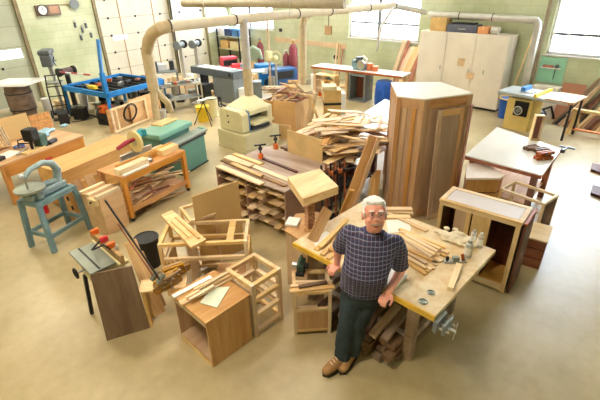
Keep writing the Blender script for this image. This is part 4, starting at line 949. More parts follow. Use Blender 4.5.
# mitre saw
t = thing('mitre_saw','mitre saw with cream blade guard, teal motor and red handle on saw bench','saw',sl(L_*.5,.34,.771),sa); t.scale = (1.15,1.15,1.2)
M().cyl((0,0,0),(0,0,.04),.15,n=24).build('turntable', STEEL, t, smooth=True); M().box(-.28,.28,.02,.1,0,.05).build('base', IRON, t, .006)
M().box(-.27,.27,.06,.085,.05,.12).build('fence', STEEL, t, .004); M().beam((0,-.05,.03),(-.02,-.24,.03),.05,.03).build('mitre_arm', STEEL, t)
M().beam((0,.09,.05),(-.0,.12,.3),.05,.06).build('arm_post', IRON, t); 
M().cyl((-.05,.0,.26),(-.02,.0,.26),.145,n=28).build('blade_guard', mat('guard_cream',(226,206,146),.5), t, smooth=True)
M().cyl((-.062,.0,.26),(-.05,.0,.26),.05,n=20).build('blade_hub', STEEL, t, smooth=True)
M().tube([(-.02,.02,.3),(.12,.04,.33)],[.06,.055],16).build('motor', TEAL, t, smooth=True); M().box(.1,.17,-.02,.09,.28,.38).build('motor_cap', TEAL, t, .015)
M().tube([(-.06,-.02,.3),(-.2,-.03,.3),(-.34,-.02,.26)],[.022,.03,.024]).build('handle', mat('handle_red',(150,36,52),.4), t, smooth=True)
# --- plywood side box left of bench
A, a, L_, W_ = rect((103,190),(122,180),(93,178), .62)
t = thing('side_box','narrow plywood box with pale drawer frame on top, at left end of saw bench','box',sl(-.42,.02,0),sa)
M().box(0,.38,0,.5,.0,.6).build('body', BIRCH, t, .003)
for y in (0,.17,.34): M().box(-.03,.36,y,y+.06,.602,.65).build('top_slat', PINE, t, .003)
M().box(-.06,.0,.02,.2,.5,.6).build('drawer', PINE, t, .003); M().cyl((-.08,.11,.55),(-.06,.11,.55),.015).build('knob', DARK, [o_ for o_ in C.objects if o_.parent is t and o_.name.startswith('drawer')][0])
t = thing('slim_rod','thin pale rod lying from side box down to the floor near bar clamp','rod'); M().cyl(P(105,203,.3),P(127,238,.05),.008,n=8).build('rod_shaft', PINE, t)
# --- scroll saw on blue stand
A, a, L_, W_ = rect((38,204),(73,186),(20,200), .74)
W = abs(W_); t = thing('saw_stand','blue-grey angle steel stand with four splayed legs carrying the scroll saw','stand',(A.x,A.y,0),a)
for x,y in ((0,0),(L_,0),(0,W),(L_,W)):
    sx, sy = (-.04 if x == 0 else .04), (-.05 if y == 0 else .05)
    M().beam((x,y,.74),(x+sx,y+sy,0),.07,.05,(0,1,0)).build('leg', BLUEG, t, .003)
for y in (0,W): M().box(-.02,L_+.02,y-.02,y+.02,.68,.75).build('top_rail', BLUEG, t, .003); M().box(0,L_,y-.015+(-.03 if y==0 else .03),y+.015+(-.03 if y==0 else .03),.2,.26).build('lower_rail', BLUEG, t)
for x in (0,L_): M().box(x-.02,x+.02,.02,W-.02,.68,.75).build('end_rail', BLUEG, t, .003); M().box(x-.015,x+.015,0,W,.2,.26).build('lower_end_rail', BLUEG, t)
M().box(.02,L_-.02,.02,W-.02,.72,.735).build('shelf_plate', BLUEG, t)
t = thing('scroll_saw','old blue-grey scroll saw with round table and curved upper arm on the steel stand','saw',(A.x,A.y,.752),a)
BG2 = mat('scroll_saw_paint', (138,158,160), .5, var=.12, scale=14)
M().box(-.02,L_-.02,W*.2,W*.7,.0,.09).build('base', BG2, t, .02); 
M().tube([(L_-.1,W*.45,.08),(L_-.05,W*.45,.25),(L_-.1,W*.45,.36),(L_*.6,W*.45,.42),(L_*.25,W*.45,.4),(.04,W*.45,.32)],[.06,.055,.05,.04,.035,.03],12).build('upper_arm', BG2, t, smooth=True)
M().tube([(L_-.1,W*.45,.1),(L_*.5,W*.45,.13),(.06,W*.45,.1)],[.05,.04,.04]).build('lower_arm', BG2, t, smooth=True)
M().cyl((.06,W*.45,.15),(.06,W*.45,.175),.19,n=28).build('table', IRON, t, smooth=True); M().cyl((.04,W*.45,.175),(.04,W*.45,.33),.012).build('blade_holder', STEEL, t, smooth=True)
M().ball((.0,W*.45,.36),.04).build('tension_knob', STEEL, t, smooth=True); M().cyl((.1,W*.45-.09,.02),(.1,W*.45-.09,.13),.05).build('trunnion', BG2, t, smooth=True)
c = P(36,224,.0); t = thing('red_extinguisher','red cylinder on floor behind the left leg of the blue-grey stand','cylinder',(c.x+.22,c.y+.3,0)); M().tube([(0,0,0),(0,0,.4),(0,0,.46),(0,0,.5)],[.075,.075,.04,.03]).build('body', RED, t, smooth=True); M().box(-.05,.03,-.02,.02,.5,.54).build('valve', BLACK, t)
# black-headed drill
c = P(42,182,0)+V((.12,-.3,0)); t = thing('bench_drill','green column drill with bulky black motor head behind the scroll saw','drill press',(c.x,c.y,0),.6)
M().box(-.14,.14,-.12,.12,0,.5).build('pedestal', GREEND if 0 else GREYD, t, .01); M().cyl((0,0,.5),(0,0,1.0),.05).build('column', TOOLG, t, smooth=True)
M().box(-.08,.1,-.08,.08,.62,.98).build('body', TOOLG, t, .02); M().box(-.26,-.06,-.09,.1,.92,1.14).build('motor_head', BLACK, t, .03); M().box(-.14,.1,-.15,.15,.55,.58).build('table', RED, t, .005)
M().tube([(-.2,0,.95),(-.2,.02,.72)],[.035,.02]).build('quill', DARK, t, smooth=True); M().cyl((.1,-.02,.8),(.22,-.06,.86),.012).build('lever', STEEL, t)
# --- left desk
A, a, L_, W_ = rect((6,163),(84,135),(62,119), .75)
W = min(abs(W_),1.15); t = thing('work_desk','honey wooden desk at the far left covered in tools, cords and sheets','desk',(A.x,A.y,0),a)
dA, da = A, a
def dl(x,y,z): return V((dA.x,dA.y,0)) + V((math.cos(da)*x-math.sin(da)*y, math.sin(da)*x+math.cos(da)*y, z))
M().box(-.1,L_,0,W,.72,.75).build('top', CHERRYH, t, .003); M().box(-.05,L_-.08,.02,.04,.5,.72).build('front_apron', ORNG, t); M().box(-.05,L_-.08,W-.04,W-.02,.5,.72).build('back_apron', ORNG, t)
for x in (-.08,L_-.1):
    for y in (.02,W-.1): M().box(x,x+.08,y,y+.08,0,.72).build('leg', ORNGZ, t, .004)
M().box(-.0,L_-.1,.04,.07,.1,.2).build('foot_rail', ORNG, t)
def dbox(nm,lb,cat,x,y,sx,sy,h,ma_,rz=0,bv=.006,z=.751):
    o = M().box(-sx/2,sx/2,-sy/2,sy/2,0,h).build(nm, ma_, None, bv); o.location = dl(x,y,z); o.rotation_euler.z = da+rz; return tag(o, lb, cat)
p0,p1 = dl(.25,W*.62,.752), dl(.72,W*.9,.752); d=(p1-p0).normalized()
o = M().box(0,.52,0,.02,0,.42).build('fibreboard_sheet', MDF, None, .003); o.location = dl(.62,W-.12,.752); o.rotation_euler = (-.12,0,da-.15); tag(o,'tan fibreboard sheet standing on the back of left desk','panel')
o = M().box(0,.4,0,.02,0,.32).build('strand_board', OSB, None, .003); o.location = dl(1.2,W-.1,.752); o.rotation_euler = (-.1,0,da-.1); tag(o,'orange-brown strand board standing on the back of left desk','panel')
for k in range(9):
    o = M().box(-.012,.012,-.3,.0,0,.5-.02*k).build('thin_sheet', LATH, None); o.location = dl(.22+.034*k,W*.82,.76); o.rotation_euler = (-.1,-.3+.03*k,da+.1); tag(o,'thin tan wood sheet fanned upright on left end of the desk','sheet','fanned sheets on the left desk')
c = dl(L_-.28,W*.7,.752); m = M(); rr = random.Random(9)
for k in range(30): m.ball((rr.gauss(0,.13),rr.gauss(0,.09),.03+.01*rr.random()),(.09,.07,.03),10,6)
o = m.build('blue_cloth', CLOTHB, None, smooth=True, loc=c, rz=da); tag(o,'pale blue cloth spread on the right end of left desk','cloth'); rm = o.modifiers.new('remesh','REMESH'); rm.mode='VOXEL'; rm.voxel_size=.015
dm = o.modifiers.new('ripple','DISPLACE'); dm.texture = tx; dm.strength = .02
dbox('tool_case','black tool case on the left front of the desk','case',.0,.2,.2,.12,.06,DARK,.3); dbox('steel_square','steel tool box on desk between the black case and cloth','tool',.42,.22,.3,.05,.03,STEEL,.5)
dbox('paper_sheet','white paper sheets under tools on the left desk','paper',.25,.35,.35,.28,.004,PAPER,.2)
t = thing('black_frame','bent black metal frame lying on the desk in front of blue cloth','frame',dl(.72,.32,.752),da)
M().tube([(-.22,.12,.01),(-.15,.2,.12),(.0,.16,.13),(.25,-.05,.02),(.2,-.12,.012),(-.22,.1,.1)],.012,8).build('bent_tube', DARK, t, smooth=True)
t = thing('extension_cable','coiled blue cord on the desk beside the tan sheet','cord',dl(.55,.5,.765),da)
for r_ in (.06,.075,.09): M().torus((0,0,r_*.1),r_,.008,n=20).build('loop', mat('blue_cable',(50,90,160),.5), t, smooth=True)
dbox('grinder_tool','dark angle tool at front right of the left desk','power tool',.95,.15,.22,.07,.07,DARK,.4,.02)
dbox('wood_tray','shallow pale tray at the front centre of the left desk','tray',.55,.1,.4,.14,.03,PINE,.15)
# far barrel with plastic
c = P(24,106,.0); c = P(22,103,.35); t = thing('brown_barrel','brown barrel draped with white sheeting by the left garage door','barrel',(c.x,c.y,0))
m = M(); m.tube([(0,0,0),(0,0,.3),(0,0,.6),(0,0,.88)],[.3,.34,.34,.3],20).build('body', WALNX, t, smooth=True)
for z in (.2,.65): M().torus((0,0,z),.335,.015,n=20).build('hoop', DARK, t, smooth=True)
m = M(); m.hexa([(-.75,-.45,.9),(.6,-.6,.92),(.85,.2,.95),(-.5,.5,.9),(-.7,-.4,.95),(.6,-.55,1.0),(.8,.15,1.02),(-.45,.45,.96)])
o = m.build('plastic_sheet', WHITE, None, .03, loc=(c.x,c.y,0), rz=-.8); tag(o,'crumpled white plastic sheeting on top of brown barrel','sheeting')
# --- frames leaning behind green jointer
p0, p1 = P(116,134,0), P(160,116,0); d = (p1-p0).normalized(); n = V((-d.y,d.x,0)); ang = math.atan2(d.y,d.x)
t = thing('cabinet_front_blank','pale wood face frame standing behind the mitre saw near green jointer','frame',p0,ang)
Lf = (p1-p0).length*.75; hf = .62
for x in (0,.14,Lf-.06): M().box(x,x+.05,0,.03,0,hf).build('stile', PINE if x else LATH, t, .002)
for z in (.02,hf-.05): M().box(.05,.14,.002,.028,z,z+.05).build('rail', PINE, t); M().box(.19,Lf-.06,.002,.028,z,z+.05).build('rail', PINE, t)
o = M().box(.0,.95,.06,.08,0,.66).build('tan_board', BIRCH, None, .002); o.location = p0+d*(Lf*.55)+V((0,0,.001)); o.rotation_euler.z = ang; tag(o,'wide tan board standing behind pale face frame by the dust hoses','board')
o = M().box(-.02,1.3,.12,.14,0,.58).build('tan_board', CHERRYH, None, .002); o.location = p0+V((0,0,.001)); o.rotation_euler.z = ang; tag(o,'low reddish-tan board standing behind the pale face frame','board')
for k,x in enumerate((1.55,1.68)):
    o = M().box(x,x+.05,.0,.05,0,.72-.04*k).build('post_offcut', (LATH,CHERRY)[k], None, .002); o.location = p0; o.rotation_euler.z = ang; tag(o, ('left','right')[k]+' upright stick beside dust hoses behind the green jointer','stick')
t = thing('cable_coil','large black cable coil hanging on the pale face frame','coil',p0+d*.55-n*.05+V((0,0,.3)),ang)
for r_ in (.2,.23): M().torus((0,0,.1),r_,.012,(0,1,.2),n=28).build('loop', BLACK, t, smooth=True)
t = thing('orange_chainsaw','orange and black chain saw on a low stand by the blue table','tool',(P(107,112,.3).x,P(107,112,.3).y,0),.4)
M().box(-.2,.25,-.18,.18,0,.3).build('stand', DARK, t, .01); M().box(-.18,.15,-.1,.1,.3,.5).build('body', ORPL, t, .03); M().beam((.15,0,.4),(.55,.05,.38),.02,.09).build('bar', STEEL, t); M().torus((-.2,-.02,.3),.16,.02,(0,1,0)).build('handle', BLACK, t, smooth=True)
# cables on floor
def cable(nm, lb, pts, r_=.012, ma_=BLACK):
    m = M(); pp = [P(x,y,r_+.002) for x,y in pts]; q_ = []
    for i in range(len(pp)-1):
        a0,a1,a2,a3 = pp[max(i-1,0)],pp[i],pp[i+1],pp[min(i+2,len(pp)-1)]
        for s in range(6):
            u = s/6; q_.append(.5*((2*a1)+(-a0+a2)*u+(2*a0-5*a1+4*a2-a3)*u*u+(-a0+3*a1-3*a2+a3)*u**3))
    q_.append(pp[-1]); tag(m.tube(q_,r_,8).build(nm, ma_, None, smooth=True), lb, 'cable')
cable('floor_cable','thick black cable crossing the floor between left desk and blue table',[(76,116),(90,115),(98,118),(108,124),(116,123)],.02)
cable('floor_cable','thin black cable curving over the floor near left desk',[(72,122),(85,120),(96,116),(100,108),(92,104)],.012)
# low oak offcuts on the floor by scroll saw
for k,(a_,b_,lb) in enumerate([((92,222),(104,214),'short offcut on the floor between plywood box and saw bench'),((118,300),(104,285),'thin stick on the floor left of the walnut panel')]):
    board('floor_stick', P(*a_,.012), P(*b_,.012), .03,.02, LATH, lb, 'stick')
# --- blue steel table
a, L_, W = rad(12), 1.9, 1.95
A = V((4.95,12.0,0)) - V((math.cos(a)*L_/2-math.sin(a)*W/2, math.sin(a)*L_/2+math.cos(a)*W/2, 0))
t = thing('blue_table','bright blue steel frame table with dark mesh tray by the garage doors','table',(A.x,A.y,0),a)
for x in (0,L_-.07):
    for y in (0,W-.07): M().box(x,x+.07,y,y+.07,0,.8).build('leg', BLUE, t, .004)
for y in (0,W-.06): M().box(.07,L_-.07,y,y+.06,.72,.85).build('rim_rail', BLUE, t, .004)
for x in (0,L_-.06): M().box(x,x+.06,0,W,.72,.85).build('rim_rail', BLUE, t, .004)
M().box(.06,L_-.06,.06,W-.06,.70,.73).build('tray', mat('sooty_mesh',(84,82,78),.8,var=.4,scale=14), t)
for k in range(8): M().box(.08+(L_-.16)*k/7-.008,.08+(L_-.16)*k/7+.008,.06,W-.06,.73,.80).build('slat', DARK, t)
M().beam((.035,.035,.8),(.03,.03,1.35),.1,.1).build('post', BLUE, t, .004); M().beam((.03,.03,1.33),(.2,.12,2.1),.07,.07).build('mast', SKYB, t, .004)
M().box(.2,.32,W*.4,W*.55,.81,.9).build('yellow_fitting', YEL, t, .01)
c = V((A.x,A.y,0))
def bl(x,y,z): return c + V((math.cos(a)*x-math.sin(a)*y, math.sin(a)*x+math.cos(a)*y, z))
btc = bl(L_*.25,W*.55,.805)
rr = random.Random(77)
for k in range(9):
    q_ = bl(L_*(.12+.09*k),W*(.3+.5*rr.random()),.805); o = M().box(-.08,.08,-.05,.05,0,.05+.05*rr.random()).build('metal_scrap', (DARK,STEEL,REDW)[k%3], None, .008, loc=q_, rz=rr.random()*3); tag(o,'small dark metal piece lying on blue table tray','metal piece','metal pieces on the blue table')
def machine_press(px,py,lb,h=1.7,head=GREYD):
    c = P(px,py,0); t = thing('drill_press',lb,'drill press',(c.x,c.y,0),-.5)
    M().box(-.24,.24,-.3,.2,0,.07).build('base', DARK, t, .01); M().cyl((0,0,.07),(0,0,h-.2),.045).build('column', STEEL, t, smooth=True)
    M().box(-.2,.2,-.3,.14,.85,.89).build('table', IRON, t, .005); M().box(-.13,.13,-.38,.12,h-.42,h-.12).build('head', head, t, .03); M().box(-.15,.15,-.4,.2,h-.12,h).build('pulley_cover', head, t, .03)
    M().cyl((0,-.22,h-.42),(0,-.22,h-.65),.03).build('spindle', STEEL, t, smooth=True); M().cyl((0,.1,h-.35),(0,.1,h-.12),.1).build('motor', DARK, t, smooth=True)
    for k in range(3):
        an = k*2.09; M().cyl((.13,-.2,h-.3),(.2,-.2+.14*math.cos(an),h-.3+.14*math.sin(an)),.01).build('feed_handle', DARK, t)
    return t
machine_press(64,112,'tall grey drill press standing against the green block wall left of blue table',1.75)
c = P(76,107,0); t = thing('pedestal_grinder','dark pedestal grinder just right of drill press behind the blue table','grinder',(c.x,c.y,0),.3)
M().box(-.2,.2,-.2,.2,0,.04).build('base', DARK, t); M().cyl((0,0,.04),(0,0,.95),.07).build('post', DARK, t, smooth=True); M().tube([(-.16,0,1.06),(.16,0,1.06)],.1).build('motor', mat('dull_plum',(84,60,60),.5), t, smooth=True)
for x in (-.24,.24): M().cyl((x-.03,0,1.06),(x+.03,0,1.06),.12).build('wheel', DARK, t, smooth=True)
c = P(56,118,0); t = thing('hand_truck','black hand truck standing in front of the drill press','hand truck',(c.x+.15,c.y-.1,0),-.4)
for x in (-.18,.18): M().tube([(x,-.1,.12),(x,.02,.8),(x*.8,.1,1.15)],.018,8).build('side_tube', BLACK, t, smooth=True); M().cyl((x*1.3-.02,0,.11),(x*1.3+.02,0,.11),.11).build('wheel', BLACK, t)
for z in (.35,.6,.85,1.14): M().cyl((-.18,-.1+.2*z*.8,z),(.18,-.1+.2*z*.8,z),.014,n=8).build('cross_bar', BLACK, t)
M().box(-.2,.2,-.35,-.1,.01,.03).build('toe_plate', BLACK, t)
t = thing('striped_pole','red and white pole lying across drill press and blue table','pole'); 
pa, pb = P(60,72,1.1), P(90,75,1.1)
for k in range(5): M().cyl(pa.lerp(pb,k/5), pa.lerp(pb,(k+1)/5), .022, n=10).build('band', (mat('pole_red',(206,90,84)),WHITE)[k%2], t)
# wall clock unit, on the left wall
q_ = LW(4.75,2.62,0); 
t = thing('wall_clock','dark wall panel with white round clock and brown square, on the green block wall','clock',q_,LA)
M().box(-.32,.4,-.08,0,-.16,.14).build('backboard', mat('dusky_board',(120,100,86)), t, .01); M().cyl((-.14,-.1,0),(-.14,-.08,0),.14,n=28).build('clock_face', WHITE, t, smooth=True)
M().torus((-.14,-.1,0),.14,.014,(0,1,0),n=28).build('bezel', DARK, t, smooth=True); M().box(-.145,-.135,-.108,-.1,0,.1).build('hand', BLACK, t); M().box(-.14,-.07,-.108,-.1,-.005,.005).build('hand', BLACK, t)
M().box(.06,.34,-.095,-.08,-.1,.1).build('brown_square', mat('brown_square',(170,130,104)), t)
t = thing('wall_bell','round grey bell on a short arm beside the clock panel','bell',q_+V((.85,.09,.12)),LA); M().cyl((0,-.12,0),(0,-.04,0),.15,.12,24).build('gong', GREYM, t, smooth=True); M().cyl((0,-.04,0),(0,0,0),.04).build('mount', DARK, t); M().cyl((-.4,-.03,0),(0,-.03,0),.012).build('conduit', BRASS, t)
for k,(x,z) in enumerate(((5.5,2.15),(5.7,1.98),(5.85,2.1),(5.6,1.75),(5.95,1.8))):
    q_ = LW(x,z,0); t = thing('hanging_tool','small grey tool hanging on the green wall behind the blue table','tool',q_,LA,'tools hanging on the green wall'); M().box(-.03,.03,-.06,-.0,-.1,.06).build('body', GREYD, t, .01); M().torus((0,-.04,.1),.04,.008,(0,1,0),n=14).build('ring', STEEL, t)
# --- clutter beyond the jointer: steel frames and wheels
def utility_cart(px,py,lb,w,d_,h,ma_,rz=0,shelf=True):
    c = P(px,py,0); t = thing('utility_cart',lb,'cart',(c.x,c.y,0),rz)
    for x in (-w/2,w/2):
        for y in (-d_/2,d_/2): M().box(x-.02,x+.02,y-.02,y+.02,.08,h).build('post', ma_, t); M().cyl((x-.015,y,.04),(x+.015,y,.04),.04).build('caster', BLACK, [o_ for o_ in C.objects if o_.parent is t][-1])
    M().box(-w/2,w/2,-d_/2,d_/2,h-.03,h).build('top', ma_, t, .004)
    if shelf: M().box(-w/2,w/2,-d_/2,d_/2,.3,.32).build('shelf', ma_, t)
    return c, h
c1,h1 = utility_cart(166,96,'low grey welding cart in front of the far garage door',.9,.55,.8,GREYM,-.5)
rr = random.Random(15)
for k,(x,y,sx,sy,hh,ma_,lb) in enumerate([(-.25,.0,.25,.3,.3,GREYD,'slate box on the grey welding cart'),(.1,.1,.3,.2,.2,WHITE,'white box on the grey welding cart'),(.32,-.1,.15,.2,.28,DARK,'black upright case on the grey welding cart')]):
    o = M().box(-sx/2,sx/2,-sy/2,sy/2,0,hh).build('equipment_box', ma_, None, .02, loc=(c1.x+x,c1.y+y,.802), rz=-.5); tag(o,lb,'box')
c2,h2 = utility_cart(183,108,'thin-legged metal table with grey clutter, left of the yellow bucket',1.1,.5,.72,STEEL,-.25)
for k in range(10):
    o = M().box(-.1,.1,-.04,.04,0,.03+.05*rr.random()).build('small_tool', (STEEL,DARK,GREYM,REDW)[k%4], None, .008, loc=(c2.x-.42+.09*k,c2.y-.1+.2*rr.random(),.722), rz=rr.random()*3); tag(o,'small hand tool in the clutter on thin-legged metal table','tool','tools on the thin-legged table')
c = P(143,92,0); t = thing('wheel_dolly','dark dolly with two wheels beside right end of blue table','dolly',(c.x,c.y,0),.2); M().box(-.35,.3,-.25,.25,.15,.5).build('body', DARK, t, .03)
for y in (-.3,.3): M().torus((0,y,.18),.14,.035,(0,1,0)).build('wheel', BLACK, t, smooth=True)
for k,(px,py,lb,r_,h) in enumerate([(158,100,'dark keg-like tank behind the jointer hoses',.2,.5),(172,104,'black low tank behind the green jointer',.24,.4)]):
    c = P(px,py,0)+V((-.35,-.3,0)); t = thing('steel_tank',lb,'tank',(c.x,c.y,0)); M().tube([(0,0,0),(0,0,h*.85),(0,0,h)],[r_,r_,r_*.6],18).build('body', DARK, t, smooth=True); M().cyl((0,0,h),(0,0,h+.08),.04).build('cap', STEEL, t)
# grinders on pedestals
for px,py,lb,h in ((186,84,'grey double grinder on a post left of the slate sander',1.25),(200,80,'small double grinder on a post behind the slate sander',1.2)):
    c = P(px,py,0); t = thing('pedestal_grinder',lb,'grinder',(c.x,c.y,0),.5)
    M().box(-.18,.18,-.18,.18,0,.04).build('base', GREYM, t); M().box(-.06,.06,-.06,.06,.04,h).build('post', GALV, t); M().tube([(-.15,0,h+.1),(.15,0,h+.1)],.1).build('motor', GREYM, t, smooth=True)
    for x in (-.23,.23): M().cyl((x-.035,0,h+.1),(x+.035,0,h+.1),.14).build('wheel', (GREYM,DARK)[x>0], t, smooth=True)
# slate sander
A, a, L_, W_ = rect((191,69),(232,75),(200,60), .95)
c = P(224,98,0)
A = P(190,66,.95); B_ = P(233,72.5,.95); d = (B_-A).normalized(); ang = math.atan2(d.y,d.x); L_ = (B_-A).length
t = thing('edge_sander','long slate-grey edge sander with papers on top over a grey pedestal','sander',(A.x,A.y,0),ang)
M().box(0,L_,0,.5,.74,.95).build('long_body', GREYD, t, .015); M().box(L_-.95,L_-.05,.02,.5,.0,.74).build('pedestal', GREYM, t, .01)
M().cyl((L_*.92,-.02,.86),(L_*.92,.0,.86),.05).build('roller_cap', BLACK, t); M().box(.3,.34,.1,.4,.0,.74).build('prop_leg', DARK, t)
for x0,x1,lb in ((.25,.75,'left'),(L_-1.1,L_-.3,'right')):
    o = M().box(x0,x1,.08,.42,.951,.958).build('paper_sheet', PAPER, None, loc=(A.x,A.y,.0), rz=ang); tag(o, lb+' white paper sheet on top of the slate edge sander','paper')
# buckets
for px,py,lb,r_,h,ma_ in ((204,121,'yellow bucket on the floor by thin-legged table',.17,.4,YEL),(213,116,'tall cream drum right of the yellow bucket',.17,.5,CREAM)):
    c = P(px,py,0); t = thing('bucket',lb,'bucket',(c.x,c.y,0)); M().tube([(0,0,0),(0,0,h)],[r_*.88,r_],20).build('body', ma_, t, smooth=True); M().torus((0,0,h),r_,.012,n=20).build('rim', DARK if ma_ is CREAM else YEL, t, smooth=True)
    M().torus((0,0,h-.02),r_*1.02,.006,(.9,.3,.2),n=20).build('handle', STEEL, t) if 0 else None
c = P(207,118,.5); t = thing('tripod_stand','thin black tripod roller stand beside the yellow bucket','stand',(P(210,120,0).x-.3,P(210,120,0).y-.25,0))
for k in range(3): an = 2.1*k+.4; M().cyl((math.cos(an)*.3,math.sin(an)*.3,.01),(0,0,.6),.012,n=8).build('leg', BLACK, t)
M().cyl((-.2,0,.64),(.2,0,.64),.03).build('roller', STEEL, t)
# back-corner shelves and clutter
t = thing('shelf_unit','cream storage shelf in the back corner stacked with bins','shelf unit',(11.7,15.3,0),0)
for x in (-.3,.3):
    for y in (-.9,.55): M().box(x-.025,x+.025,y-.025,y+.025,0,1.5).build('post', DARK, t)
for z in (.2,.7,1.2): M().box(-.32,.32,-.92,.57,z,z+.03).build('shelf', CREAM, t)
for k,(y,z,w_,h,ma_,lb) in enumerate([(-.6,1.231,.4,.3,SKYB,'right blue bin on top shelf in the back corner'),(-.1,1.231,.4,.28,mat('navy_bin',(50,70,110)),'middle dark blue bin on top shelf in back corner'),(.35,1.231,.3,.3,WHITE,'white box on the top shelf in back corner'),(-.5,.731,.6,.3,CREAM,'cream carton on the middle corner shelf'),(.2,.731,.5,.32,mat('carton',(206,168,106)),'brown carton on the middle corner shelf')]):
    o = M().box(-.25,.25,-w_/2,w_/2,0,h).build('storage_bin', ma_, None, .01, loc=(11.7,15.3+y,z)); tag(o,lb,'bin')
q_ = PX(213,32,12.2); o = M().box(-.03,0,-.6,.5,-.35,.4).build('white_board', mat('whiteboard',(222,226,230),.4), None, .01, loc=(WX-.001,16.2-.2,1.75)); 
C.objects.unlink(o); bpy.data.objects.remove(o)
o = M().box(-.6,.6,-.04,-.005,1.35,2.05).build('white_board', mat('whiteboard',(222,226,230),.4), None, .01, loc=LW(11.6,0,0), rz=LA); tag(o,'white board on the wall in the back corner','board')
def carton(nm,px,py,z,w_,d_,h,ma_,lb,cat='machine',parts=()):
    c = P(px,py,0); t = thing(nm,lb,cat,(c.x,c.y,z),-.3)
    M().box(-w_/2,w_/2,-d_/2,d_/2,.0,h).build('body', ma_, t, .03)
    return t
t = carton('red_compressor',239,85,.0,.5,.5,.62,RED,'red boxy machine behind planer duct on its left','compressor'); M().cyl((-.2,0,.66),(.2,0,.66),.1).build('tank', RED, t, smooth=True); M().box(-.1,.1,-.262,-.252,.2,.35).build('label_plate', WHITE, t)
t = carton('red_tool_chest',230,75,0,.6,.4,.7,mat('soft_red',(206,70,84)),'pinkish red tool chest near the back corner','tool chest'); M().box(-.28,.28,-.21,-.2,.1,.3).build('drawer', DARK, t); M().box(-.28,.28,-.21,-.2,.4,.6).build('drawer', DARK, t)
t = carton('blue_welder',264,84,0,.5,.5,.7,BLUE,'light blue welding machine just right of the grey-green band saw','welder'); M().torus((.0,-.28,.1),.09,.03,(0,1,0)).build('wheel', BLACK, t, smooth=True); M().box(-.15,.15,-.26,-.25,.4,.6).build('control_panel', WHITE, t)
t = carton('blue_generator',283,86,0,.9,.5,.62,mat('deep_blue',(40,84,130),.5),'dark blue long machine before the maroon gas cylinders','generator'); M().box(-.3,.3,-.26,-.25,.3,.55).build('vent_panel', DARK, t); M().tube([(-.4,0,.62),(-.4,0,.74),(.4,0,.74),(.4,0,.62)],.02,8).build('handle', DARK, t, smooth=True)
t = carton('blue_bin',270,78,0,.35,.35,.5,SKYB,'small blue tub between the two blue machines','tub'); M().box(-.19,.19,-.19,.19,.5,.53).build('lid', BLUE, t, .01)
for px,py,h,r_,lb in ((262,78,1.35,.13,'left maroon gas cylinder with blue valve, behind the light blue welder'),(287,82,1.05,.12,'shorter maroon gas cylinder, middle of the three'),(294,83,1.4,.15,'tallest maroon gas cylinder at the right of the group')):
    c = P(px,py,0); t = thing('gas_cylinder',lb,'gas cylinder',(c.x,c.y,0)); M().tube([(0,0,0),(0,0,h*.85),(0,0,h*.93),(0,0,h*.96)],[r_,r_,r_*.6,r_*.3],18).build('body', MAROON, t, smooth=True)
    M().cyl((0,0,h*.96),(0,0,h*1.03),.03).build('valve', BRASS, t); M().torus((0,0,h*1.04),.05,.01,n=14).build('handwheel', BLUE if px==262 else STEEL, t)
rr = random.Random(18); taken = [(o.location.x,o.location.y) for o in C.objects if o.parent is None and o.type=='EMPTY' and o.location.z < .1 and o.location.y > 8]
for k in range(80):   # shop clutter between machines
    px, py = rr.choice([(rr.uniform(236,300),rr.uniform(76,92)),(rr.uniform(216,236),rr.uniform(62,74)),(rr.uniform(118,196),rr.uniform(88,106)),(rr.uniform(118,180),rr.uniform(84,100))])
    c = P(px,py,0); 
    c.x = min(c.x,10.9); c.y = min(c.y,13.8); q0 = c.copy()
    for s_ in range(60):
        if all(math.hypot(c.x-u,c.y-v_) > (.46 if s_ < 40 else .38) for u,v_ in taken): break
        an = s_*2.4; c = V((min(q0.x+.06*s_*math.cos(an),11.0), min(q0.y+.06*s_*math.sin(an),13.9), 0))
    else: continue
    taken.append((c.x,c.y))
    k3 = (k+k//4)%5; hh = rr.uniform(.15,.6)
    nm,lb,cat = (('steel_box','small dark metal box among the machines before the back window','box'),('paint_can','small steel can among the machines before the back window','can'),('wood_crate','small pale crate among the machines before the back window','crate'),('white_tub','small white tub among the machines before the back window','tub'),('electric_motor','dark electric motor with pulley among the machines before the back wall','motor'))[k3]
    m = M()
    if k3 in (1,3): m.tube([(0,0,0),(0,0,hh)],[.11,.12],16)
    elif k3 == 4: m.box(-.14,.14,-.12,.12,0,.08).cyl((-.18,0,.22),(.14,0,.22),.14).cyl((.14,0,.22),(.22,0,.22),.09).box(-.05,.05,-.05,.05,.34,.44)
    else: m.box(-.16,.16,-.12,.12,0,hh)
    o = m.build(nm,(DARK,STEEL,REDW if k%2 else LATH,WHITE,(DARK,BLUEG,MAROON)[k%3])[k3],None,.01,loc=c,rz=rr.random()*3); tag(o,lb,cat,'small '+cat+' clutter at the back')
for px,py,h,lb,nm in ((246,90,.75,'low steel stand with vice left of the grey-green band saw','vice_stand'),(277,92,.9,'round cream floor fan on a post in front of the blue generator','floor_fan')):
    c = P(px,py,0); t = thing(nm,lb,'stand' if 'vice' in nm else 'fan',(c.x,c.y,0)); M().box(-.18,.18,-.18,.18,0,.04).build('base', DARK, t); M().cyl((0,0,.04),(0,0,h),.035).build('post', STEEL, t)
    if 'fan' in nm: M().torus((0,0,h+.2),.18,.02,(.7,.7,0)).build('guard_ring', CREAM, t, smooth=True); M().ball((0,0,h+.18),.08).build('motor', CREAM, t, smooth=True)
    else: M().box(-.12,.12,-.06,.06,h,h+.12).build('jaw', BLUEG, t, .01)
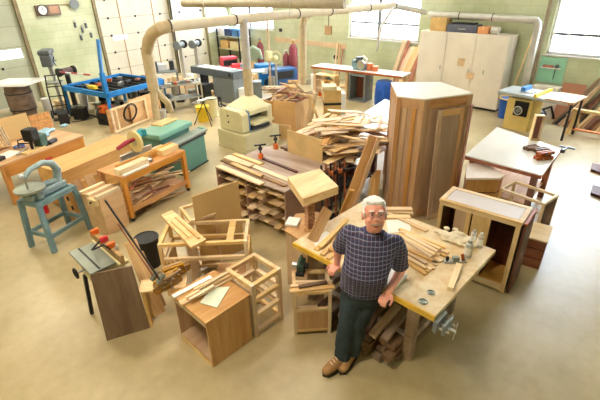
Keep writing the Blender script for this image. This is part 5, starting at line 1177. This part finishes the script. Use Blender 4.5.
t = thing('wall_pole','thin tan floor-to-ceiling pole right of the band saw','pole',(P(271,92,0).x,P(271,92,0).y,0)); M().cyl((0,0,0),(0,0,CZ),.03).build('shaft', mat('tan_pole',(190,160,130)), t, smooth=True); M().box(-.08,.08,-.08,.08,1.0,1.3).build('switch_box', CREAM, t, .01)
# --- far bench along the right wall
A = P(311,66,.88); B_ = P(402,76.5,.88); 
x0, ya, yb2 = (A.x+B_.x)/2, B_.y, A.y
d = (B_-A).normalized(); ang = math.atan2(d.y,d.x); Lb = (B_-A).length
t = thing('long_bench','long narrow white-topped bench along the right wall under window','bench',(A.x,A.y,0),ang)
M().box(0,Lb,0,.62,.84,.88).build('top', WHITEL, t, .004); M().box(0,Lb,-.01,.0,.82,.88).build('front_edge', REDW, t)
for x in (.1,Lb*.42,Lb-.15): M().box(x-.04,x+.04,.5,.58,0,.84).build('leg', LATH, t); M().box(x-.04,x+.04,.03,.1,0,.84).build('leg', LATH, t)
def fl(x,y,z): return V((A.x,A.y,z)) + V((math.cos(ang)*x-math.sin(ang)*y, math.sin(ang)*x+math.cos(ang)*y, 0)) - V((0,0,0))
M().box(.05,Lb*.42,.1,.5,.3,.33).build('shelf', LATH, t)
t = thing('grey_cabinet','open grey steel cabinet with brown inside under the long white bench','cabinet',fl(Lb*.46,-.04,0),ang)
for x in (0,.5): M().box(x,x+.05,0,.5,0,.8).build('side', GREYM, t, .004)
M().box(.05,.5,.0,.5,.74,.8).build('top', GREYM, t, .004); M().box(.05,.5,.4,.42,0.04,.74).build('back', DARKW, t); M().box(.05,.5,0,.4,.0,.04).build('bottom', GREYM, t)
t = thing('cube_shelf','pale wooden cube shelving under the left part of long bench','shelf unit',fl(.35,-.3,0),ang)
for x in (0,.34,.68): M().box(x,x+.025,0,.3,0,.72).build('side', LATH, t)
for z in (.02,.3,.56,.7): M().box(.025,.34,0,.3,z,z+.02).build('shelf', LATH, t); M().box(.365,.68,0,.3,z,z+.02).build('shelf', LATH, t)
for k,(x,z,ma_,lb) in enumerate([(.1,.041,ORPL,'orange tin on the bottom left cube shelf'),(.22,.321,WHITE,'white jar on the middle left cube shelf'),(.45,.321,mat('lavender_tin',(176,150,190)),'lavender tin on the middle right cube shelf'),(.55,.041,DARK,'dark tin on the bottom right cube shelf'),(.42,.581,BLUEG,'grey-blue tin on upper right cube shelf')]):
    o = M().tube([(0,0,0),(0,0,.1)],.05,14).build('tin', ma_, None, smooth=True, loc=fl(.35+x,-.15,z)); tag(o,lb,'tin')
c = P(383,105,0); t = thing('plastic_drum','blue plastic drum on the floor beside the grey steel cabinet','drum',(c.x,c.y,0))
M().tube([(0,0,0),(0,0,.03),(0,0,.3),(0,0,.6),(0,0,.68),(0,0,.7)],[.23,.25,.26,.25,.22,.2],24).build('body', DBLUE, t, smooth=True)
for z in (.22,.46): M().torus((0,0,z),.258,.012,n=24).build('rib', DBLUE, t, smooth=True)
q_ = fl(Lb*.52,.3,.882); t = thing('engine_block','grey-blue engine-like machine standing on the long white bench','machine',q_,ang)
M().box(-.2,.2,-.15,.15,0,.18).build('crankcase', BLUEG, t, .03); M().cyl((-.05,0,.18),(-.05,0,.36),.1).build('cylinder_head', GREYD, t, smooth=True); M().cyl((.1,-.18,.16),(.1,-.12,.16),.13).build('flywheel', STEEL, t, smooth=True); M().tube([(.15,0,.18),(.2,0,.3),(.05,.05,.38)],.03).build('manifold', WHITE, t, smooth=True); M().box(-.26,-.14,-.1,.1,.05,.26).build('fan_shroud', BLUEG, t, .03)
for x,lb,h in ((.62,'left orange tin on the long bench right of engine machine',.2),(.68,'right orange tin on the long bench, beside leaning lumber',.14)):
    o = M().tube([(0,0,0),(0,0,h)],.09,16).build('orange_tin', mat('rust_tin',(206,116,70)), None, smooth=True, loc=fl(Lb*x,.3,.882)); tag(o,lb,'tin')
rr = random.Random(25)
for k in range(12):
    y0 = 7.25-.09*k+.05*rr.random(); o = board('leaning_plank', (11.5+.3*rr.random(),y0+.15*rr.random(),.02),(12.2,y0-.12+.12*rr.random(),1.35+.25*rr.random()), .07+.06*rr.random(),.022, (LATH,PINE,REDW,CHERRYH,PINE,MAPLE)[k%6], 'long board leaning on the right wall beside white cupboard', 'board','boards leaning beside the white cupboard', up=(1,0,0))
for k in range(3):
    board('leaning_plank', (11.9,9.75-.1*k,.02),(12.2,9.85-.13*k,1.3-.1*k), .05,.02, (LATH,CHERRYH,REDW)[k], ('left','middle','right')[k]+' thin board leaning on right wall behind the long bench', 'board', up=(1,0,0))
q_ = PX(329,30,WX); t = thing('socket_box','small brown electric box on right wall with a wire above','electric box',(WX,q_.y,q_.z)); M().box(-.08,-.001,-.14,.14,-.14,.14).build('body', mat('brown_box',(180,140,100)), t, .01); M().cyl((-.03,0,.14),(-.03,0,1.6),.012,n=6).build('conduit', DARK, t)
q_ = PX(336,57,WX); o = M().cyl((-.06,0,0),(0,0,0),.08).build('hose_port', BLACK, None, smooth=True, loc=(WX,q_.y,q_.z)); tag(o,'round black port on the right wall above the long bench','port')
q_ = PX(281,30,WX); o = M().box(-.06,0,-.07,.07,-.06,.06).build('wall_switch', DARK, None, .01, loc=(WX,q_.y,q_.z)); tag(o,'small dark switch on right wall above gas cylinders','switch')
# ---------------------------------------------------------------- the man
SKIN = mat('skin', (236,164,144), .5, var=.06, scale=20)
HAIR = mat('white_hair', (232,232,234), .8, var=.08, scale=40, bump=.4)
TROU = mat('dark_teal_trousers', (44,56,62), .85, var=.12, scale=14)
SHOE = mat('tan_suede', (158,118,76), .8, var=.1, scale=20); SOLE = mat('dark_sole', (60,50,40), .8)
def plaid():
    ma = bpy.data.materials.new('navy_check_shirt'); ma.use_nodes = True; nt = ma.node_tree; b = nt.nodes['Principled BSDF']; b.inputs['Roughness'].default_value = .85
    tc = nt.nodes.new('ShaderNodeTexCoord'); sp = nt.nodes.new('ShaderNodeSeparateXYZ'); nt.links.new(tc.outputs['Object'], sp.inputs[0])
    def lines(sock, period, width, off=0):
        a = nt.nodes.new('ShaderNodeMath'); a.operation='MULTIPLY_ADD'; a.inputs[1].default_value=1/period; a.inputs[2].default_value=off+100; nt.links.new(sock,a.inputs[0])
        f = nt.nodes.new('ShaderNodeMath'); f.operation='FRACT'; nt.links.new(a.outputs[0],f.inputs[0])
        l = nt.nodes.new('ShaderNodeMath'); l.operation='LESS_THAN'; l.inputs[1].default_value=width; nt.links.new(f.outputs[0],l.inputs[0]); return l.outputs[0]
    def mix(fac, c1, c2):
        m_ = nt.nodes.new('ShaderNodeMix'); m_.data_type='RGBA'; nt.links.new(fac, m_.inputs['Factor'])
        if isinstance(c1, tuple): m_.inputs[6].default_value = c1
        else: nt.links.new(c1, m_.inputs[6])
        m_.inputs[7].default_value = c2; return m_.outputs[2]
    o = mix(lines(sp.outputs[0],.034,.45), col(42,48,80), col(62,52,82)); o = mix(lines(sp.outputs[2],.034,.22,.4), o, col(84,60,84))
    o = mix(lines(sp.outputs[0],.034,.10,.25), o, col(138,144,172)); o = mix(lines(sp.outputs[2],.034,.12,.2), o, col(138,144,172))
    nt.links.new(o, b.inputs['Base Color']); return ma
base = P(350,352,0); fw = V((-base.x,-base.y,0)).normalized(); face_ang = math.atan2(fw.y,fw.x)+math.pi/2   # local -Y looks toward the viewer side
man = thing('person','white-haired man in navy checked shirt and dark trousers leaning on the workbench','person',(base.x,base.y,0),face_ang)
inv = Matrix.Rotation(-face_ang,4,'Z') @ Matrix.Translation((-base.x,-base.y,0))
def w(px,py,D): return inv @ PD(px,py,D)
def wz(px,py,z): return inv @ P(px,py,z)
Dm = math.hypot(base.x,base.y)
pel = w(362,284,3.02); bel = w(366,267,2.99); che = w(371,247,3.03); nb = w(374,230,3.08); hd = w(374.5,214.5,3.03)
shL = w(350,234,3.10); shR = w(396,244,3.10)
elL = w(338,249,3.20); haL = wz(337,266,.885); elR = w(401,270,3.17); haR = wz(388,295,.885)
hpL = w(353,289,3.02); hpR = w(371,291,3.03); knL = w(347,326,2.90); knR = w(357,326,2.93); anL = wz(342,357,.1); anR = wz(352,351,.1)
lat = (shR-shL).normalized(); 
def seg(m, pts, rs, n=14):
    for p_, r_ in zip(pts, rs): m.ball(p_, r_*.995, n, 9)
    m.tube(pts, rs, n); return m
def ring_loft(m, rings, n=20):
    vs = []
    for c_, a_, b_, lx, dy in rings:
        for j in range(n):
            t_ = 2*math.pi*j/n; vs.append(c_+lx*a_*math.cos(t_)+dy*b_*math.sin(t_))
    k = len(rings); fs = [(i*n+j,i*n+(j+1)%n,(i+1)*n+(j+1)%n,(i+1)*n+j) for i in range(k-1) for j in range(n)]
    return m.add(vs, fs+[tuple(range(n-1,-1,-1)), tuple((k-1)*n+j for j in range(n))])
lx = V((lat.x,lat.y,0)).normalized(); dy = V((-lx.y,lx.x,0)); lx = (lx+V((0,0,lat.z*.6))).normalized()
def torso(m, g):
    neck = nb
    ring_loft(m, [(pel+V((0,0,-.10)),.155+g,.125+g,lx,dy),(pel,.185+g,.15+g,lx,dy),(bel+V((0,-.035,0)),.195+g,.175+g,lx,dy),(bel.lerp(che,.5)+V((0,-.02,0)),.195+g,.165+g,lx,dy),(che,.205+g,.14+g,lx,dy),(che.lerp(nb,.45),.205+g,.12+g,lx,dy),(che.lerp(nb,.78),.15+g,.095+g,lx,dy),(nb,.07+g,.07+g,lx,dy)])
def vox(o, size, sm=2, fac=.5):
    r_ = o.modifiers.new('remesh','REMESH'); r_.mode='VOXEL'; r_.voxel_size = size; r_.use_smooth_shade = True
    s_ = o.modifiers.new('smooth','SMOOTH'); s_.iterations = sm; s_.factor = fac
# body: torso, limbs, neck, head, hands grown into one surface
m = M(); torso(m, -.03)
seg(m,[shL,elL],[.05,.042]); seg(m,[elL,haL+V((0,0,.03))],[.043,.03]); seg(m,[shR,elR],[.05,.042]); seg(m,[elR,haR+V((0,0,.03))],[.045,.031])
seg(m,[hpL,knL,anL],[.08,.055,.036]); seg(m,[hpR,knR,anR],[.08,.055,.036])
seg(m,[nb+V((0,.01,-.03)),hd+V((0,.02,-.07))],[.066,.06])
o = m.build('body', SKIN, man, smooth=True); 
# head
yaw_h = .12; tilt_h = .0
HM = Matrix.Translation(hd) @ Matrix.Rotation(yaw_h,4,'Z') @ Matrix.Rotation(-.36,4,'X') @ Matrix.Scale(1.2,4)
def h(x,y,z): return HM @ V((x,y,z))
hm = M()
def hball(c_, r_): 
    q_ = M().ball((0,0,0), r_, 18, 12); q_.v = [HM @ (v+V(c_)) for v in q_.v]; hm.add(q_.v, q_.f)
hball((0,.01,.02),(.08,.094,.095)); hball((0,-.015,-.04),(.068,.076,.07)); hball((0,-.04,-.085),(.036,.036,.03)); hball((0,-.06,-.03),(.045,.035,.045))
for s_ in (-1,1): hball((s_*.036,-.064,-.03),(.024,.024,.022)); hball((s_*.079,.012,-.01),(.010,.02,.032)); hball((s_*.03,-.078,.032),(.024,.012,.010)); hball((s_*.03,-.03,-.065),(.03,.04,.03))
hball((0,-.096,-.018),(.013,.016,.014)); hball((0,-.09,.004),(.008,.014,.025)); hball((s_*0,-.083,-.062),(.022,.012,.007)); hball((0,-.081,-.074),(.02,.012,.008))
for s_ in (-1,1): hball((s_*.012,-.09,-.022),(.009,.010,.008))
k0 = len(m.v)
# hands: palm plus four fingers curled over the bench edge and a thumb
def hand(m, wrist, out, side, thumb_side):
    """wrist above the edge; out = direction of fingers; side = across the palm"""
    out = V(out).normalized(); side = V(side).normalized(); up_ = V((0,0,1))
    pc = wrist + out*.035 - up_*.012
    for i in range(4):
        b0 = wrist + side*(-.033+.022*i)*thumb_side; seg(m,[b0+out*.0, b0+out*.055],[.014,.0125],10)
    seg(m,[wrist-side*.02, wrist+side*.02],[.022,.022],10)
    for i,(L1,L2,L3) in enumerate(((.03,.026,.02),(.034,.03,.022),(.033,.028,.021),(.026,.022,.018))):
        b0 = wrist + side*(-.033+.022*i)*thumb_side + out*.058
        p1 = b0 + out*L1*.9 - up_*L1*.45; p2 = p1 + out*L2*.25 - up_*L2; p3 = p2 - out*L3*.3 - up_*L3*.9
        seg(m,[b0,p1,p2,p3],[.0105,.0098,.009,.008],10)
    t0 = wrist - side*.035*thumb_side + out*.005; t1 = t0 - side*.026*thumb_side + out*.022 - up_*.006; t2 = t1 - side*.006*thumb_side + out*.026 - up_*.01; t3 = t2 + out*.02 - up_*.012
    seg(m,[t0,t1,t2,t3],[.0145,.0125,.0105,.009],10)
E3 = inv.to_3x3(); outw = E3 @ V((-1,0,0)); sidew = E3 @ V((0,1,0))
hand(m, haL, outw, sidew, -1); hand(m, haR, outw, sidew, 1)
m.add(hm.v, hm.f)
bpy.data.objects.remove(o); o = m.build('body', SKIN, man, smooth=True); vox(o, .0055, 2, .4)
# hair, moustache, glasses
hh = M()
q_ = M().ball((0,0,0),(.084,.098,.088),24,16); 
keep = []
rr = random.Random(4)
def hb(c_, r_): q_ = M().ball((0,0,0), r_, 12, 8); hh.add([HM @ (v+V(c_)) for v in q_.v], q_.f)
hb((0,.022,.048),(.082,.09,.08)); hb((0,.05,.0),(.079,.064,.075))
for s_ in (-1,1): hb((s_*.068,.02,.03),(.017,.045,.045)); hb((s_*.072,-.02,.005),(.008,.014,.028))
for k in range(34):
    an = rr.uniform(0,6.28); el = rr.uniform(.25,1.4); hb((math.cos(an)*math.cos(el)*.07,.028+math.sin(an)*math.cos(el)*.078,.045+math.sin(el)*.066),(.022,.022,.018))
for k in range(8): hb((-.05+.0143*k,-.062+.006*abs(k-3.5),.088+.004*math.cos(k*1.9)),(.015,.016,.013))
o = hh.build('hair', HAIR, man, smooth=True); vox(o, .007, 1); dh = o.modifiers.new('tousle','DISPLACE'); dh.texture = tx; dh.strength = .012
mu = M()
for k in range(9):
    x = -.032+.008*k; q_ = M().ball((0,0,0),(.0065,.007,.005),10,6); mu.add([HM @ (v+V((x,-.094+.35*abs(x),-.05-.25*abs(x)))) for v in q_.v], q_.f)
mu.build('moustache', mat('grey_moustache',(176,160,152),.8), man, smooth=True)
mo = M(); q_ = M().ball((0,0,0),(.021,.006,.006),14,8); mo.add([HM @ (v+V((0,-.0935,-.0665))) for v in q_.v], q_.f); mo.build('mouth', mat('lips',(150,70,66),.5), man, smooth=True)['label'] = 'smiling mouth'
for s_ in (-1,1):
    e = M(); q_ = M().ball((0,0,0),(.010,.006,.0055),12,8); e.add([HM @ (v+V((s_*.03,-.084,.012))) for v in q_.v], q_.f); ey = e.build('eye', mat('eye_white',(226,220,214),.3,var=.01), man, smooth=True)
    e = M(); q_ = M().ball((0,0,0),(.0055,.004,.0055),10,6); e.add([HM @ (v+V((s_*.03,-.0895,.012))) for v in q_.v], q_.f); e.build('pupil', BLACK, ey, smooth=True)
    e = M(); q_ = M().ball((0,0,0),(.02,.007,.005),12,6); e.add([HM @ (v+V((s_*.031,-.087,.034))) for v in q_.v], q_.f); e.build('eyebrow', HAIR, man, smooth=True)
gl = M()
for s_ in (-1,1):
    q_ = M().torus((s_*.033,-.104,.012),.024,.0012,(0,1,0),n=22,m_=6); q_.v = [HM @ V((v.x,v.y,.012+(v.z-.012)*.8)) for v in q_.v]; gl.add(q_.v,q_.f)
    q_ = M().tube([(s_*.058,-.102,.016),(s_*.078,-.06,.016),(s_*.084,.01,.01)],.002,6); q_.v = [HM @ v for v in q_.v]; gl.add(q_.v,q_.f)
q_ = M().tube([(-.009,-.106,.016),(.009,-.106,.016)],.002,6); q_.v = [HM @ v for v in q_.v]; gl.add(q_.v,q_.f)
gl = gl.build('glasses', mat('glasses_frame',(170,150,140),.3,.5), man, smooth=True)
for s_ in (-1,1): q_ = M().cyl((s_*.033,-.1045,.012),(s_*.033,-.1035,.012),.024,n=20); q_.v = [HM @ V((v.x,v.y,.012+(v.z-.012)*.8)) for v in q_.v]; q_.build('lens', GLASS, gl)
# shirt
m = M(); torso(m, .012)
for sh,el,ha in ((shL,elL,haL),(shR,elR,haR)):
    seg(m,[che.lerp(sh,.55)+V((0,0,.02)),sh],[.085,.083]); 
    e2 = sh.lerp(el,.86); m.tube([sh,sh.lerp(e2,.5),e2],[.084,.083,.080],16)
m.ball(nb+V((0,.0,-.03)),(.09,.085,.05))
ring_loft(m, [(pel+V((0,0,-.045)),.2,.165,lx,dy),(pel+V((0,0,.04)),.2,.168,lx,dy),(bel+V((0,-.035,0)),.208,.188,lx,dy)])
o = m.build('shirt', plaid(), man, smooth=True); vox(o, .012, 3)
tx2 = bpy.data.textures.new('folds','CLOUDS'); tx2.noise_scale = .09
dm = o.modifiers.new('folds','DISPLACE'); dm.texture = tx2; dm.strength = .022; dm.mid_level = .5
m = M()
for s_ in (-1,1): m.hexa([nb+V((s_*.01,-.085,-.02)),nb+V((s_*.075,-.05,.01)),nb+V((s_*.085,.0,.015)),nb+V((s_*.03,-.06,.0)),nb+V((s_*.015,-.10,-.035)),nb+V((s_*.085,-.075,-.015)),nb+V((s_*.095,-.005,.0)),nb+V((s_*.035,-.08,-.0))])
m.build('collar', _m.get('collar_navy') or mat('collar_navy',(60,66,100),.85), man, .004)
m = M(); pc = che+lx*.085+V((0,-.158,-.01)); m.hexa([pc+V((-.045,0,-.06)),pc+V((.045,.008,-.06)),pc+V((.045,.014,-.06)),pc+V((-.045,.01,-.06)),pc+V((-.045,.0,.05)),pc+V((.045,.008,.05)),pc+V((.045,.014,.05)),pc+V((-.045,.01,.05))]); 
# trousers
m = M(); ring_loft(m, [(pel+V((0,0,-.16)),.17,.14,lx,dy),(pel+V((0,0,-.08)),.192,.16,lx,dy),(pel+V((0,0,.0)),.19,.155,lx,dy)])
for hp,kn,an in ((hpL,knL,anL),(hpR,knR,anR)):
    seg(m,[hp+V((0,0,-.03)),hp.lerp(kn,.5),kn],[.112,.1,.088]); m.tube([kn,kn.lerp(an,.5),an+V((0,0,-.01))],[.088,.082,.08],16)
o = m.build('trousers', TROU, man, smooth=True); vox(o, .012, 3)
dm = o.modifiers.new('folds','DISPLACE'); dm.texture = tx2; dm.strength = .025; dm.mid_level = .5
# shoes
def shoe(an, toe, nm='shoe'):
    d_ = V((toe.x-an.x,toe.y-an.y,0)).normalized(); s2 = V((-d_.y,d_.x,0)); an0 = V((an.x,an.y,0)); z1 = V((0,0,1))
    m = M(); rings = []
    for u,wd,ht in ((-.085,.035,.07),(-.06,.048,.12),(.0,.052,.14),(.07,.052,.115),(.14,.056,.085),(.19,.053,.066),(.23,.034,.045)):
        rings.append((an0+d_*u+z1*(ht/2+.018),wd,ht/2,s2,z1))
    ring_loft(m, rings, 14); o = m.build(nm, SHOE, man, smooth=True); sb = o.modifiers.new('sub','SUBSURF'); sb.levels = 1; sb.render_levels = 1
    m = M(); vs = [an0+d_*u+s2*v_ for u,v_ in ((-.09,-.035),(-.098,0),(-.09,.035),(0,.05),(.12,.06),(.2,.052),(.238,.0),(.2,-.052),(.12,-.06),(0,-.05))]
    m.prism([(v.x,v.y) for v in vs],.002,.026); m.build('sole', SOLE, o, .004)
    m = M()
    for u,z_ in ((.04,.135),(.07,.122),(.1,.11),(.13,.096)): m.tube([an0+d_*u-s2*.02+z1*(z_+.012),an0+d_*(u+.005)+s2*.02+z1*(z_+.012)],.004,6)
    m.build('lace', mat('lace_cream',(220,206,180)), o)
shoe(anL, wz(325,373,.03)); shoe(anR, wz(344,367,.03))
